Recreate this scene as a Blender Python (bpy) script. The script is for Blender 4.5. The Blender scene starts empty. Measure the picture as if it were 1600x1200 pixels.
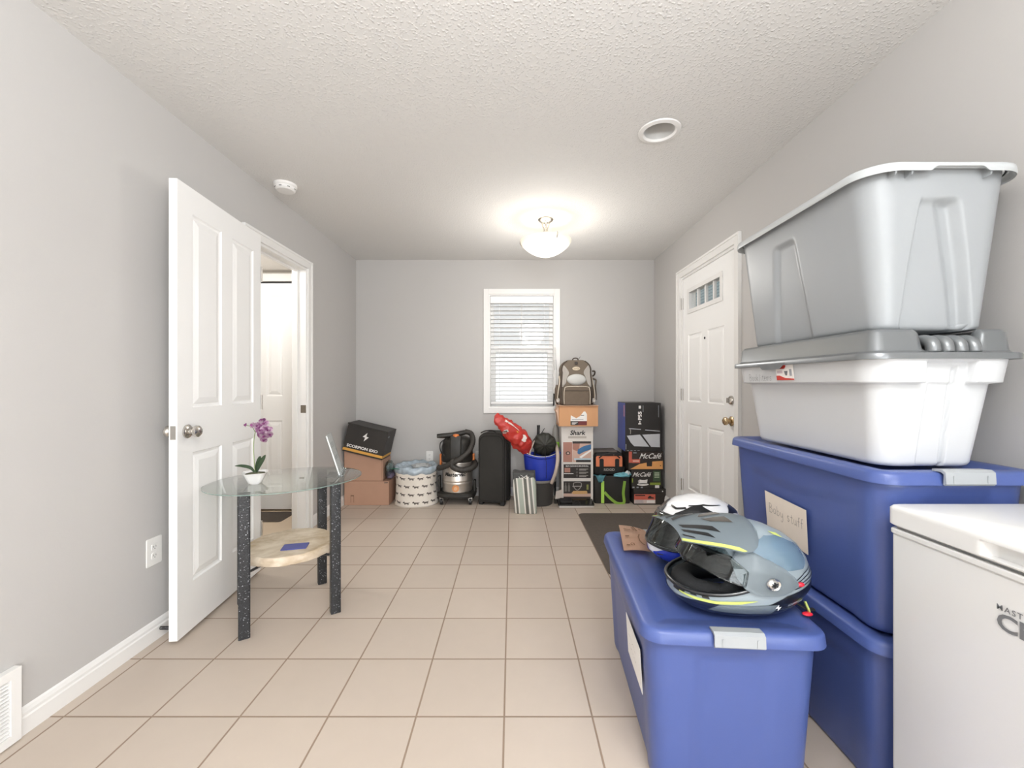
import bpy, bmesh, math, random
from mathutils import Vector, Matrix, noise
random.seed(7)
SC = bpy.context.scene
COL = SC.collection
PI = math.pi

# ------------------------------------------------------------------ materials
def lin(h):
    if isinstance(h, tuple): return h
    h = h.lstrip('#'); v = [int(h[i:i+2], 16)/255 for i in (0, 2, 4)]
    return tuple(c/12.92 if c <= .04045 else ((c+.055)/1.055)**2.4 for c in v)
MATS = {}
def mat(name, color, rough=.5, metal=0, bump=0, bscale=60, var=0, vscale=8, spec=.5, coat=0, emit=0, detail=3):
    if name in MATS: return MATS[name]
    m = bpy.data.materials.new(name); m.use_nodes = True
    nt = m.node_tree; N = nt.nodes; L = nt.links
    b = N['Principled BSDF']; c = lin(color)
    b.inputs['Base Color'].default_value = (*c, 1)
    b.inputs['Roughness'].default_value = rough
    b.inputs['Metallic'].default_value = metal
    b.inputs['Specular IOR Level'].default_value = spec
    b.inputs['Coat Weight'].default_value = coat
    if emit:
        b.inputs['Emission Color'].default_value = (*c, 1); b.inputs['Emission Strength'].default_value = emit
    tc = N.new('ShaderNodeTexCoord')
    if var:
        n = N.new('ShaderNodeTexNoise'); n.inputs['Scale'].default_value = vscale; n.inputs['Detail'].default_value = 4
        r = N.new('ShaderNodeMapRange'); r.inputs['To Min'].default_value = 1-var; r.inputs['To Max'].default_value = 1+var
        mx = N.new('ShaderNodeVectorMath'); mx.operation = 'SCALE'; mx.inputs[0].default_value = c
        L.new(tc.outputs['Object'], n.inputs['Vector']); L.new(n.outputs['Fac'], r.inputs['Value'])
        L.new(r.outputs['Result'], mx.inputs['Scale']); L.new(mx.outputs[0], b.inputs['Base Color'])
    if bump:
        n2 = N.new('ShaderNodeTexNoise'); n2.inputs['Scale'].default_value = bscale; n2.inputs['Detail'].default_value = detail
        bp = N.new('ShaderNodeBump'); bp.inputs['Strength'].default_value = bump; bp.inputs['Distance'].default_value = .002
        L.new(tc.outputs['Object'], n2.inputs['Vector']); L.new(n2.outputs['Fac'], bp.inputs['Height'])
        L.new(bp.outputs['Normal'], b.inputs['Normal'])
    m.diffuse_color = (*c, 1)
    MATS[name] = m
    return m
def clear_mat(name, tint, glossy=.5, rough=.02, ior=1.45):
    """thin clear sheet: straight-through transmission plus a fresnel mirror layer"""
    if name in MATS: return MATS[name]
    m = bpy.data.materials.new(name); m.use_nodes = True
    nt = m.node_tree; N = nt.nodes; L = nt.links
    N.remove(N['Principled BSDF'])
    t = N.new('ShaderNodeBsdfTransparent'); t.inputs['Color'].default_value = (*lin(tint), 1)
    g = N.new('ShaderNodeBsdfGlossy'); g.inputs['Roughness'].default_value = rough
    f = N.new('ShaderNodeFresnel'); ge = N.new('ShaderNodeNewGeometry')   # same mirror layer on both faces of the sheet
    mr = N.new('ShaderNodeMapRange'); mr.inputs['To Min'].default_value = ior; mr.inputs['To Max'].default_value = 1/ior
    L.new(ge.outputs['Backfacing'], mr.inputs['Value']); L.new(mr.outputs[0], f.inputs['IOR'])
    mu = N.new('ShaderNodeMath'); mu.operation = 'MULTIPLY'; mu.inputs[1].default_value = glossy; mu.use_clamp = True
    mx = N.new('ShaderNodeMixShader')
    L.new(f.outputs[0], mu.inputs[0]); L.new(mu.outputs[0], mx.inputs[0])
    L.new(t.outputs[0], mx.inputs[1]); L.new(g.outputs[0], mx.inputs[2])
    L.new(mx.outputs[0], N['Material Output'].inputs['Surface'])
    MATS[name] = m
    return m

# ------------------------------------------------------------------ objects
def obj(name, bm, m, parent=None, smooth=False, auto=None, bevel=0, seg=2):
    me = bpy.data.meshes.new(name)
    if bm.faces: bmesh.ops.recalc_face_normals(bm, faces=bm.faces[:])
    if smooth or auto is not None or bevel:
        for f in bm.faces: f.smooth = True
    if auto is not None:
        for e in bm.edges:
            if len(e.link_faces) == 2 and e.calc_face_angle(0) > math.radians(auto): e.smooth = False
    bm.to_mesh(me); bm.free()
    for x in (m if isinstance(m, (list, tuple)) else [m]): me.materials.append(x)
    o = bpy.data.objects.new(name, me); COL.objects.link(o)
    if parent is not None: o.parent = parent
    if bevel:
        b = o.modifiers.new('bevel', 'BEVEL'); b.width = bevel; b.segments = seg; b.limit_method = 'ANGLE'
        b.angle_limit = math.radians(35); b.harden_normals = True
    return o
def thing(name, label, cat, loc=(0, 0, 0), rz=0, group=None, rx=0, ry=0):
    o = bpy.data.objects.new(name, None); COL.objects.link(o)
    o.location = loc; o.rotation_euler = (rx, ry, rz); o['label'] = label; o['category'] = cat
    o.empty_display_size = .05
    if group: o['group'] = group
    return o
def tag(o, label, cat, group=None):
    o['label'] = label; o['category'] = cat
    if group: o['group'] = group
    return o
def struct(name, bm, m, parent=None, **k):
    o = obj(name, bm, m, parent, **k)
    if parent is None: o['kind'] = 'structure'
    return o
def new(): return bmesh.new()
def box(bm, x0, x1, y0, y1, z0, z1, mi=0):
    v = [bm.verts.new(p) for p in ((x0,y0,z0),(x1,y0,z0),(x1,y1,z0),(x0,y1,z0),(x0,y0,z1),(x1,y0,z1),(x1,y1,z1),(x0,y1,z1))]
    for q in ((0,3,2,1),(4,5,6,7),(0,1,5,4),(1,2,6,5),(2,3,7,6),(3,0,4,7)):
        f = bm.faces.new([v[i] for i in q]); f.material_index = mi
    return v
def boxbm(*a):
    bm = new(); box(bm, *a); return bm
def loft(bm, rings, cap0=True, cap1=True, closed=True, mi=0):
    R = [[bm.verts.new(p) for p in r] for r in rings]
    n = len(rings[0])
    for a, b in zip(R, R[1:]):
        for i in range(n if closed else n-1):
            j = (i+1) % n
            f = bm.faces.new((a[i], a[j], b[j], b[i])); f.material_index = mi
    if cap0: bm.faces.new(list(reversed(R[0]))).material_index = mi
    if cap1: bm.faces.new(R[-1]).material_index = mi
    return R
def lathe(bm, prof, n=32, c=(0, 0, 0), mi=0, cap0=True, cap1=True):
    loft(bm, [[(c[0]+r*math.cos(2*PI*i/n), c[1]+r*math.sin(2*PI*i/n), c[2]+z) for i in range(n)] for r, z in prof],
         cap0, cap1, mi=mi)
def catmull(pts, sub):
    if sub < 2: return [Vector(p) for p in pts]
    P = [Vector(p) for p in pts]; P = [2*P[0]-P[1]] + P + [2*P[-1]-P[-2]]
    out = []
    for i in range(1, len(P)-2):
        a, b, c, d = P[i-1:i+3]
        for k in range(sub):
            t = k/sub
            out.append(.5*((2*b)+(c-a)*t+(2*a-5*b+4*c-d)*t*t+(3*b-a-3*c+d)*t**3))
    out.append(P[-2]); return out
def tube(bm, pts, r, n=10, sub=1, cap=True, mi=0, rfun=None, flat=1.0, closed=False):
    """round tube through points; r may be a function of 0..1"""
    P = catmull(pts, sub)
    T = []
    for i in range(len(P)):
        t = (P[min(i+1, len(P)-1)] - P[max(i-1, 0)]); T.append(t.normalized() if t.length > 1e-9 else Vector((0,0,1)))
    up = Vector((0, 0, 1)) if abs(T[0].z) < .9 else Vector((1, 0, 0))
    x = T[0].cross(up).normalized(); rings = []
    for i, p in enumerate(P):
        x = (x - T[i]*x.dot(T[i])).normalized(); y = T[i].cross(x)
        rr = r(i/(len(P)-1)) if callable(r) else r
        rings.append([p + x*rr*math.cos(2*PI*k/n) + y*rr*flat*math.sin(2*PI*k/n) for k in range(n)])
    return loft(bm, rings, cap, cap, mi=mi)
def rrect(hx, hy, r, nc=6, ns=10):
    """rounded rectangle -> list of (x, y, nx, ny, side, s)"""
    out = []
    sides = [((-hx+r, -hy), (hx-r, -hy), (0, -1), 'F'), ((hx, -hy+r), (hx, hy-r), (1, 0), 'R'),
             ((hx-r, hy), (-hx+r, hy), (0, 1), 'B'), ((-hx, hy-r), (-hx, -hy+r), (-1, 0), 'L')]
    cs = [((hx-r, -hy+r), -PI/2), ((hx-r, hy-r), 0), ((-hx+r, hy-r), PI/2), ((-hx+r, -hy+r), PI)]
    for (a, b, nn, sd), (c, a0) in zip(sides, cs):
        for i in range(ns):
            t = i/(ns-1); x = a[0]+(b[0]-a[0])*t; y = a[1]+(b[1]-a[1])*t
            out.append((x, y, nn[0], nn[1], sd, x if sd in 'FB' else y))
        for i in range(1, nc):
            an = a0+PI/2*i/nc
            out.append((c[0]+r*math.cos(an), c[1]+r*math.sin(an), math.cos(an), math.sin(an), 'C', 0))
    return out
def rr_ring(hx, hy, r, z, nc=6, ns=2, c=(0, 0)):
    return [(x+c[0], y+c[1], z) for x, y, *_ in rrect(hx, hy, r, nc, ns)]
def rbox(bm, hx, hy, z0, z1, r=.01, e=.004, nc=4, c=(0, 0)):
    loft(bm, [rr_ring(hx-e, hy-e, max(r-e, .0005), z0, nc, c=c), rr_ring(hx, hy, r, z0+e, nc, c=c),
              rr_ring(hx, hy, r, z1-e, nc, c=c), rr_ring(hx-e, hy-e, max(r-e, .0005), z1, nc, c=c)])
def sph(bm, c, r, u=16, v=10, sc=(1, 1, 1), mi=0):
    q = bmesh.ops.create_uvsphere(bm, u_segments=u, v_segments=v, radius=r)
    for w in q['verts']: w.co = Vector((w.co.x*sc[0]+c[0], w.co.y*sc[1]+c[1], w.co.z*sc[2]+c[2]))
    for w in q['verts']:
        for f in w.link_faces: f.material_index = mi
    return q['verts']
def prism(bm, poly, y0, y1, mi=0):
    """polygon in (x, z) extruded along y"""
    a = [bm.verts.new((x, y0, z)) for x, z in poly]; b = [bm.verts.new((x, y1, z)) for x, z in poly]
    n = len(poly)
    bm.faces.new(a).material_index = mi; bm.faces.new(list(reversed(b))).material_index = mi
    for i in range(n):
        bm.faces.new((a[i], b[i], b[(i+1) % n], a[(i+1) % n])).material_index = mi
def lerp(a, b, t): return a+(b-a)*t
def ss(a, b, x):
    if a == b: return float(x >= a)
    t = min(1, max(0, (x-a)/(b-a))); return t*t*(3-2*t)

# frame: origin o, u right, v up, n out of the surface
class Frame:
    def __init__(s, o, u, v):
        s.o = Vector(o); s.u = Vector(u).normalized(); s.v = Vector(v).normalized(); s.n = s.u.cross(s.v).normalized()
    def p(s, a, b, off=0): return s.o + s.u*a + s.v*b + s.n*off
def front(y, cx=0, cz=0): return Frame((cx, y, cz), (1, 0, 0), (0, 0, 1))
def decal(name, fr, poly, m, parent, off=.0008, th=.0006):
    bm = new()
    a = [bm.verts.new(fr.p(x, y, off)) for x, y in poly]; b = [bm.verts.new(fr.p(x, y, off-th)) for x, y in poly]
    n = len(poly); bm.faces.new(a); bm.faces.new(list(reversed(b)))
    for i in range(n): bm.faces.new((a[i], b[i], b[(i+1) % n], a[(i+1) % n]))
    return obj(name, bm, m, parent)
def rect(x0, x1, y0, y1): return [(x0, y0), (x1, y0), (x1, y1), (x0, y1)]
def ngon(cx, cy, r, n=24, ry=None): return [(cx+r*math.cos(2*PI*i/n), cy+(ry or r)*math.sin(2*PI*i/n)) for i in range(n)]
def text(txt, size, fr, m, parent, name='lettering', bold=0, shear=0, align='CENTER', sx=1, off=.0012, space=1, arch=None):
    cu = bpy.data.curves.new('t', 'FONT'); cu.body = txt; cu.size = size; cu.align_x = align; cu.align_y = 'CENTER'
    cu.offset = bold; cu.shear = shear; cu.space_character = space; cu.extrude = 0; cu.resolution_u = 3
    o = bpy.data.objects.new('t', cu)
    me = bpy.data.meshes.new_from_object(o)
    bpy.data.objects.remove(o); bpy.data.curves.remove(cu)
    me.name = name
    for v in me.vertices:
        v.co = fr.p(v.co.x*sx, v.co.y, off)
    me.materials.clear(); me.materials.append(m)
    r = bpy.data.objects.new(name, me); COL.objects.link(r)
    if parent is not None: r.parent = parent
    return r
def ribbon(bm, pts, w, fr, off=.001):
    P = [Vector((p[0], p[1])) for p in pts]
    vs = []
    for i, p in enumerate(P):
        t = P[min(i+1, len(P)-1)]-P[max(i-1, 0)]
        t = t.normalized() if t.length > 1e-9 else Vector((1, 0)); nn = Vector((-t.y, t.x))*w/2
        vs.append((bm.verts.new(fr.p(p.x+nn.x, p.y+nn.y, off)), bm.verts.new(fr.p(p.x-nn.x, p.y-nn.y, off))))
    for a, b in zip(vs, vs[1:]): bm.faces.new((a[0], a[1], b[1], b[0]))
HAND = {  # pen strokes on a 1 x 1 body (descenders below 0, ascenders to 1.6)
 'B': (1.0, [[(.15,0),(.15,1.6)], [(.0,1.55),(.5,1.6),(.75,1.3),(.55,.95),(.15,.85)], [(.15,.85),(.7,.8),(.9,.4),(.6,.02),(.05,.0)]]),
 'a': (.8, [[(.65,.8),(.3,.95),(.05,.5),(.25,.05),(.6,.3),(.65,.85)], [(.65,.85),(.65,.2),(.8,.05)]]),
 'b': (.8, [[(.1,1.6),(.1,.0)], [(.1,.7),(.45,.95),(.7,.5),(.45,.05),(.1,.15)]]),
 'y': (.8, [[(.05,.9),(.2,.2),(.55,.25),(.65,.9)], [(.65,.9),(.6,-.4),(.3,-.7),(.1,-.5)]]),
 's': (.7, [[(.6,.85),(.3,.98),(.1,.7),(.35,.5),(.6,.3),(.35,.02),(.05,.15)]]),
 't': (.6, [[(.3,1.4),(.28,.2),(.45,.02),(.6,.12)], [(.02,.95),(.6,1.0)]]),
 'u': (.8, [[(.1,.9),(.1,.3),(.3,.02),(.6,.3),(.65,.9)], [(.65,.9),(.66,.1),(.8,.02)]]),
 'f': (.55, [[(.6,1.45),(.4,1.6),(.28,1.2),(.25,.0)], [(.02,.85),(.55,.92)]]),
 'o': (.75, [[(.4,.95),(.08,.6),(.2,.1),(.5,.05),(.68,.5),(.4,.95)]]),
 'k': (.75, [[(.1,1.6),(.1,0)], [(.6,.95),(.12,.45),(.62,.0)]]),
 'i': (.35, [[(.15,.9),(.15,.05)], [(.15,1.3),(.18,1.36)]]),
 'e': (.7, [[(.08,.5),(.6,.55),(.4,.95),(.1,.6),(.2,.08),(.6,.12)]]),
 'm': (1.1, [[(.08,.9),(.08,0)], [(.08,.65),(.35,.95),(.5,.6),(.5,.0)], [(.5,.65),(.78,.95),(.95,.6),(.97,.0)]]),
 'l': (.35, [[(.15,1.6),(.15,.1),(.3,.02)]]), 'r': (.6, [[(.1,.9),(.1,0)], [(.1,.6),(.35,.92),(.55,.85)]]),
 'n': (.8, [[(.08,.9),(.08,0)], [(.08,.65),(.4,.95),(.62,.6),(.65,.0)]]),
 '/': (.6, [[(.05,-.2),(.5,1.6)]]), ' ': (.6, []), 'c': (.65, [[(.6,.8),(.3,.95),(.06,.5),(.25,.05),(.6,.15)]]),
 'T': (.9, [[(.4,1.5),(.4,0)], [(0,1.5),(.85,1.5)]]),
}
def handwrite(txt, h, w, fr, m, parent, name='handwriting', slope=0, off=.0012):
    bm = new(); x = 0
    for ch in txt:
        adv, st = HAND[ch]
        for s in st:
            P = catmull([(a, b, 0) for a, b in s], 4 if len(s) > 2 else 1)
            ribbon(bm, [((x+p.x)*h, p.y*h+slope*(x+p.x)*h) for p in P], w, fr, off)
        x += adv+.18
    return obj(name, bm, m, parent)
BOLT = [(-.1,-.5),(.34,.06),(.06,.04),(.30,.5),(.12,.5),(-.30,.0),(-.02,.02),(-.22,-.5)]
BOLT = [(.05,.5),(-.42,.02),(-.10,.02),(-.28,-.12),(.05,-.5),(-.02,-.5),(.42,.0),(.10,.0),(.30,.14),(.02,.5)]
BOLT = [(.10,.50),(-.40,-.02),(-.06,-.06),(-.14,-.50),(.40,.04),(.06,.08)]

# shared colours
M_white = mat('white_paint', '#f0f0ef', .38, bump=.04, bscale=40)
M_trim = mat('trim_paint', '#e6e5e3', .35)
M_black = mat('black_plastic', '#1b1b1c', .45)
M_ink = mat('ink', '#262626', .7)
M_nickel = mat('satin_nickel', '#c9c5bf', .22, 1)
M_chrome = mat('chrome', '#dcdcdc', .08, 1)
# ------------------------------------------------------------------ camera
CAMZ = 1.15
cam = bpy.data.cameras.new('camera'); co = bpy.data.objects.new('camera', cam); COL.objects.link(co)
cam.sensor_width = 36; cam.lens = 657/1600*36; cam.clip_start = .02
co.location = (0, 0, CAMZ); co.rotation_euler = (PI/2, 0, 0)
SC.camera = co
XL, XR, YB, YR, ZC = -1.61, 1.465, 4.34, -4.6, 2.43

# ------------------------------------------------------------------ room materials
def wall_mat():
    m = mat('wall_paint', '#bbb9b7', .55, bump=.12, bscale=180, var=.012, vscale=1.5, spec=.3)
    return m
M_wall = wall_mat()
def ceiling_mat():
    m = bpy.data.materials.new('ceiling_texture'); m.use_nodes = True
    nt = m.node_tree; N = nt.nodes; L = nt.links; b = N['Principled BSDF']
    b.inputs['Base Color'].default_value = (*lin('#d9d8d6'), 1); b.inputs['Roughness'].default_value = .8
    b.inputs['Specular IOR Level'].default_value = .2
    tc = N.new('ShaderNodeTexCoord')
    n = N.new('ShaderNodeTexNoise'); n.inputs['Scale'].default_value = 70; n.inputs['Detail'].default_value = 3
    n.inputs['Roughness'].default_value = .6
    v = N.new('ShaderNodeTexVoronoi'); v.inputs['Scale'].default_value = 90; v.feature = 'SMOOTH_F1'
    ad = N.new('ShaderNodeMath'); ad.operation = 'SUBTRACT'
    rp = N.new('ShaderNodeValToRGB'); rp.color_ramp.elements[0].position = .1; rp.color_ramp.elements[1].position = .45
    bp = N.new('ShaderNodeBump'); bp.inputs['Strength'].default_value = .55; bp.inputs['Distance'].default_value = .003
    L.new(tc.outputs['Object'], n.inputs['Vector']); L.new(tc.outputs['Object'], v.inputs['Vector'])
    L.new(n.outputs['Fac'], ad.inputs[0]); L.new(v.outputs['Distance'], ad.inputs[1])
    L.new(ad.outputs[0], rp.inputs['Fac']); L.new(rp.outputs['Color'], bp.inputs['Height']); L.new(bp.outputs['Normal'], b.inputs['Normal'])
    return m
def tile_mat():
    m = bpy.data.materials.new('floor_tile'); m.use_nodes = True
    nt = m.node_tree; N = nt.nodes; L = nt.links; b = N['Principled BSDF']
    g = N.new('ShaderNodeNewGeometry')
    sub = N.new('ShaderNodeVectorMath'); sub.operation = 'SUBTRACT'; sub.inputs[1].default_value = (-.027, 1.7585, 0)
    dv = N.new('ShaderNodeVectorMath'); dv.operation = 'SCALE'; dv.inputs['Scale'].default_value = 1/.3045
    L.new(g.outputs['Position'], sub.inputs[0]); L.new(sub.outputs[0], dv.inputs[0])
    sp = N.new('ShaderNodeSeparateXYZ'); L.new(dv.outputs[0], sp.inputs[0])
    ds = []
    for ax in ('X', 'Y'):
        pp = N.new('ShaderNodeMath'); pp.operation = 'PINGPONG'; pp.inputs[1].default_value = .5
        L.new(sp.outputs[ax], pp.inputs[0]); ds.append(pp)
    mn = N.new('ShaderNodeMath'); mn.operation = 'MINIMUM'
    L.new(ds[0].outputs[0], mn.inputs[0]); L.new(ds[1].outputs[0], mn.inputs[1])
    mr = N.new('ShaderNodeMapRange'); mr.inputs['From Min'].default_value = .0075; mr.inputs['From Max'].default_value = .0125
    L.new(mn.outputs[0], mr.inputs['Value'])
    fl = N.new('ShaderNodeVectorMath'); fl.operation = 'FLOOR'; L.new(dv.outputs[0], fl.inputs[0])
    wn = N.new('ShaderNodeTexWhiteNoise'); L.new(fl.outputs[0], wn.inputs['Vector'])
    no = N.new('ShaderNodeTexNoise'); no.inputs['Scale'].default_value = 14; no.inputs['Detail'].default_value = 6
    L.new(g.outputs['Position'], no.inputs['Vector'])
    a1 = N.new('ShaderNodeMath'); a1.operation = 'MULTIPLY_ADD'; a1.inputs[1].default_value = .05; a1.inputs[2].default_value = .945
    a2 = N.new('ShaderNodeMath'); a2.operation = 'MULTIPLY_ADD'; a2.inputs[1].default_value = .06
    L.new(wn.outputs['Value'], a1.inputs[0]); L.new(no.outputs['Fac'], a2.inputs[0]); L.new(a1.outputs[0], a2.inputs[2])
    sc_ = N.new('ShaderNodeVectorMath'); sc_.operation = 'SCALE'; sc_.inputs[0].default_value = lin('#bfb2a5')
    L.new(a2.outputs[0], sc_.inputs['Scale'])
    mx = N.new('ShaderNodeMix'); mx.data_type = 'RGBA'; mx.inputs['A'].default_value = (*lin('#8f7c6b'), 1)
    L.new(mr.outputs[0], mx.inputs['Factor']); L.new(sc_.outputs[0], mx.inputs['B']); L.new(mx.outputs['Result'], b.inputs['Base Color'])
    bp = N.new('ShaderNodeBump'); bp.inputs['Strength'].default_value = .5; bp.inputs['Distance'].default_value = .002
    L.new(mr.outputs[0], bp.inputs['Height']); L.new(bp.outputs['Normal'], b.inputs['Normal'])
    rr = N.new('ShaderNodeMapRange'); rr.inputs['To Min'].default_value = .7; rr.inputs['To Max'].default_value = .4
    L.new(mr.outputs[0], rr.inputs['Value']); L.new(rr.outputs[0], b.inputs['Roughness'])
    b.inputs['Specular IOR Level'].default_value = .35
    return m
M_ceil = ceiling_mat(); M_tile = tile_mat()

# ------------------------------------------------------------------ shell
T = .12
struct('floor', boxbm(XL-T, XR+T, YR-T, YB+T, -.08, 0), M_tile)
def ceiling_sheet(hx, hy, hr):
    bm = new(); es = []
    o = [bm.verts.new(p) for p in ((XL-T, YR-T, ZC), (XR+T, YR-T, ZC), (XR+T, YB+T, ZC), (XL-T, YB+T, ZC))]
    c = [bm.verts.new((hx+hr*math.cos(2*PI*i/48), hy+hr*math.sin(2*PI*i/48), ZC)) for i in range(48)]
    for l in (o, c):
        for i in range(len(l)): es.append(bm.edges.new((l[i], l[(i+1) % len(l)])))
    bmesh.ops.triangle_fill(bm, use_beauty=True, use_dissolve=False, edges=es)
    return bm
struct('ceiling', ceiling_sheet(.745, 2.125, .078), M_ceil)
struct('roof_slab', boxbm(XL-T, XR+T, YR-T, YB+T, ZC+.11, ZC+.18), M_trim)
def wall_with_hole(name, axis, a0, a1, h0, h1, z0, z1, w0, w1, zt):
    """wall along an axis with a rectangular opening h0..h1 x z0..z1"""
    bm = new()
    def b(p, q, u, v):
        if q-p < 1e-6 or v-u < 1e-6: return
        if axis == 'y': box(bm, w0, w1, p, q, u, v)
        else: box(bm, p, q, w0, w1, u, v)
    b(a0, h0, 0, zt); b(h1, a1, 0, zt); b(h0, h1, 0, z0); b(h0, h1, z1, zt)
    bmesh.ops.remove_doubles(bm, verts=bm.verts[:], dist=1e-5)
    return struct(name, bm, M_wall)
LD0, LD1, LDZ = 2.565, 3.30, 2.055      # left doorway
RD0, RD1, RDZ = 2.745, 3.645, 2.065     # right (entry) doorway
WX0, WX1, WZ0, WZ1 = -.238, .44, .905, 2.075
wall_with_hole('wall_left', 'y', YR, YB, LD0, LD1, 0, LDZ, XL-.11, XL, ZC)
wall_with_hole('wall_right', 'y', YR, YB, RD0, RD1, 0, RDZ, XR, XR+T, ZC)
wall_with_hole('wall_back', 'x', XL-.11, XR+T, WX0, WX1, WZ0, WZ1, YB, YB+T, ZC)
wall_with_hole('wall_rear', 'x', XL-.11, XR+T, -1.2, 1.2, .0, 2.1, YR-T, YR, ZC)

# baseboards with a stepped top
def base_profile(d=.013, h=.088):
    return [(0, 0), (d, 0), (d, h*.62), (d*.75, h*.68), (d*.75, h*.8), (d*.4, h*.93), (0, h)]
def baseboard(name, p, q, nrm):
    p, q, nrm = Vector(p), Vector(q), Vector(nrm)
    bm = new(); loft(bm, [[s + nrm*d + Vector((0, 0, z)) for d, z in base_profile()] for s in (p, q)])
    return struct(name, bm, M_trim)
baseboard('baseboard_left', (XL, YR, 0), (XL, LD0-.06, 0), (1, 0, 0))
baseboard('baseboard_left_far', (XL, LD1+.06, 0), (XL, YB, 0), (1, 0, 0))
baseboard('baseboard_back', (XL, YB, 0), (XR, YB, 0), (0, -1, 0))
baseboard('baseboard_right', (XR, YR, 0), (XR, RD0-.065, 0), (-1, 0, 0))
baseboard('baseboard_right_far', (XR, RD1+.065, 0), (XR, YB, 0), (-1, 0, 0))

# ------------------------------------------------------------------ door leaves with raised panels
def panel_face(bm, W, H, y, nrm, panels):
    """grid face in local x (0..W), z (0..H) at given y; nrm = -1/+1 outward"""
    xs = sorted({0, W, *[p[0] for p in panels], *[p[1] for p in panels]})
    zs = sorted({0, H, *[p[2] for p in panels], *[p[3] for p in panels]})
    V = {}
    def vt(x, z, d=0):
        k = (round(x, 5), round(z, 5), round(d, 5))
        if k not in V: V[k] = bm.verts.new((x, y-nrm*d, z))
        return V[k]
    for i in range(len(xs)-1):
        for j in range(len(zs)-1):
            x0, x1, z0, z1 = xs[i], xs[i+1], zs[j], zs[j+1]
            if any(p[0]-1e-6 <= x0 and x1 <= p[1]+1e-6 and p[2]-1e-6 <= z0 and z1 <= p[3]+1e-6 for p in panels):
                continue
            bm.faces.new([vt(x0, z0), vt(x1, z0), vt(x1, z1), vt(x0, z1)])
    for p in panels:
        loops = []
        for ins, d in ((0, 0), (.006, .007), (.016, .009), (.022, .006), (.045, .001)):
            a = [(p[0]+ins, p[2]+ins), (p[1]-ins, p[2]+ins), (p[1]-ins, p[3]-ins), (p[0]+ins, p[3]-ins)]
            if ins == 0:
                # the outer loop must include grid vertices on the panel edge
                a0 = [(x, p[2]) for x in xs if p[0]-1e-6 <= x <= p[1]+1e-6]
            loops.append([vt(x, z, d) for x, z in a])
        for l0, l1 in zip(loops, loops[1:]):
            for k in range(4):
                bm.faces.new((l0[k], l0[(k+1) % 4], l1[(k+1) % 4], l1[k]))
        bm.faces.new(loops[-1])
def door_leaf(W, H, T, panels, hole=None):
    bm = new()
    ps = list(panels)
    for y, n in ((0, -1), (T, 1)):
        xs = sorted({0, W, *[p[0] for p in ps], *[p[1] for p in ps], *((hole[0], hole[1]) if hole else ())})
        if hole is None: panel_face(bm, W, H, y, n, ps)
        else:
            # face grid around panels and hole
            zs = sorted({0, H, *[p[2] for p in ps], *[p[3] for p in ps], hole[2], hole[3]})
            panel_face2(bm, xs, zs, y, n, ps, hole)
    b = [[bm.verts.new((x, y, z)) for x, y, z in ((0,0,zz),(W,0,zz),(W,T,zz),(0,T,zz))] for zz in (0, H)]
    for k in (1, 3): bm.faces.new((b[0][k], b[0][(k+1) % 4], b[1][(k+1) % 4], b[1][k]))
    bm.faces.new(b[0]); bm.faces.new(b[1])
    if hole:
        h = [[bm.verts.new((x, y, z)) for x, z in ((hole[0],hole[2]),(hole[1],hole[2]),(hole[1],hole[3]),(hole[0],hole[3]))] for y in (0, T)]
        for k in range(4): bm.faces.new((h[0][k], h[0][(k+1) % 4], h[1][(k+1) % 4], h[1][k]))
    return bm
def panel_face2(bm, xs, zs, y, nrm, panels, hole):
    V = {}
    def vt(x, z, d=0):
        k = (round(x, 5), round(z, 5), round(d, 5))
        if k not in V: V[k] = bm.verts.new((x, y-nrm*d, z))
        return V[k]
    for i in range(len(xs)-1):
        for j in range(len(zs)-1):
            x0, x1, z0, z1 = xs[i], xs[i+1], zs[j], zs[j+1]
            if any(p[0]-1e-6 <= x0 and x1 <= p[1]+1e-6 and p[2]-1e-6 <= z0 and z1 <= p[3]+1e-6 for p in list(panels)+[hole]):
                continue
            bm.faces.new([vt(x0, z0), vt(x1, z0), vt(x1, z1), vt(x0, z1)])
    for p in panels:
        loops = []
        for ins, d in ((0, 0), (.006, .006), (.014, .007), (.02, .004), (.04, .0)):
            loops.append([vt(x, z, d) for x, z in ((p[0]+ins, p[2]+ins), (p[1]-ins, p[2]+ins), (p[1]-ins, p[3]-ins), (p[0]+ins, p[3]-ins))])
        for l0, l1 in zip(loops, loops[1:]):
            for k in range(4): bm.faces.new((l0[k], l0[(k+1) % 4], l1[(k+1) % 4], l1[k]))
        bm.faces.new(loops[-1])
def make_leaf(W, H, T, panels, hole=None):
    bm = door_leaf(W, H, T, panels, hole); bmesh.ops.remove_doubles(bm, verts=bm.verts[:], dist=1e-5); return bm
def knob(parent, p, d, m=None, name='door_knob', rose=.031, r=.027, L=.055):
    """round knob at p pointing along unit d"""
    d = Vector(d).normalized(); q = d.to_track_quat('Z', 'Y').to_matrix()
    bm = new()
    prof = [(rose, 0), (rose, .006), (rose*.85, .010), (.012, .013), (.011, .022), (r*.75, .028), (r, .040), (r*.95, .050), (r*.6, .058), (.004, .060)]
    lathe(bm, prof, 28)
    for v in bm.verts: v.co = q @ v.co + Vector(p)
    return obj(name, bm, m or M_nickel, parent, auto=40)

# left door: opened back against the wall, hinged on the near jamb
dl = bpy.data.objects.new('door_1', None); COL.objects.link(dl); dl['kind'] = 'structure'
ang = math.atan2(.062, .718)
W1 = .72
dl.location = (-1.566, 2.560, .02); dl.rotation_euler = (0, 0, -PI/2+ang)
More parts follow.
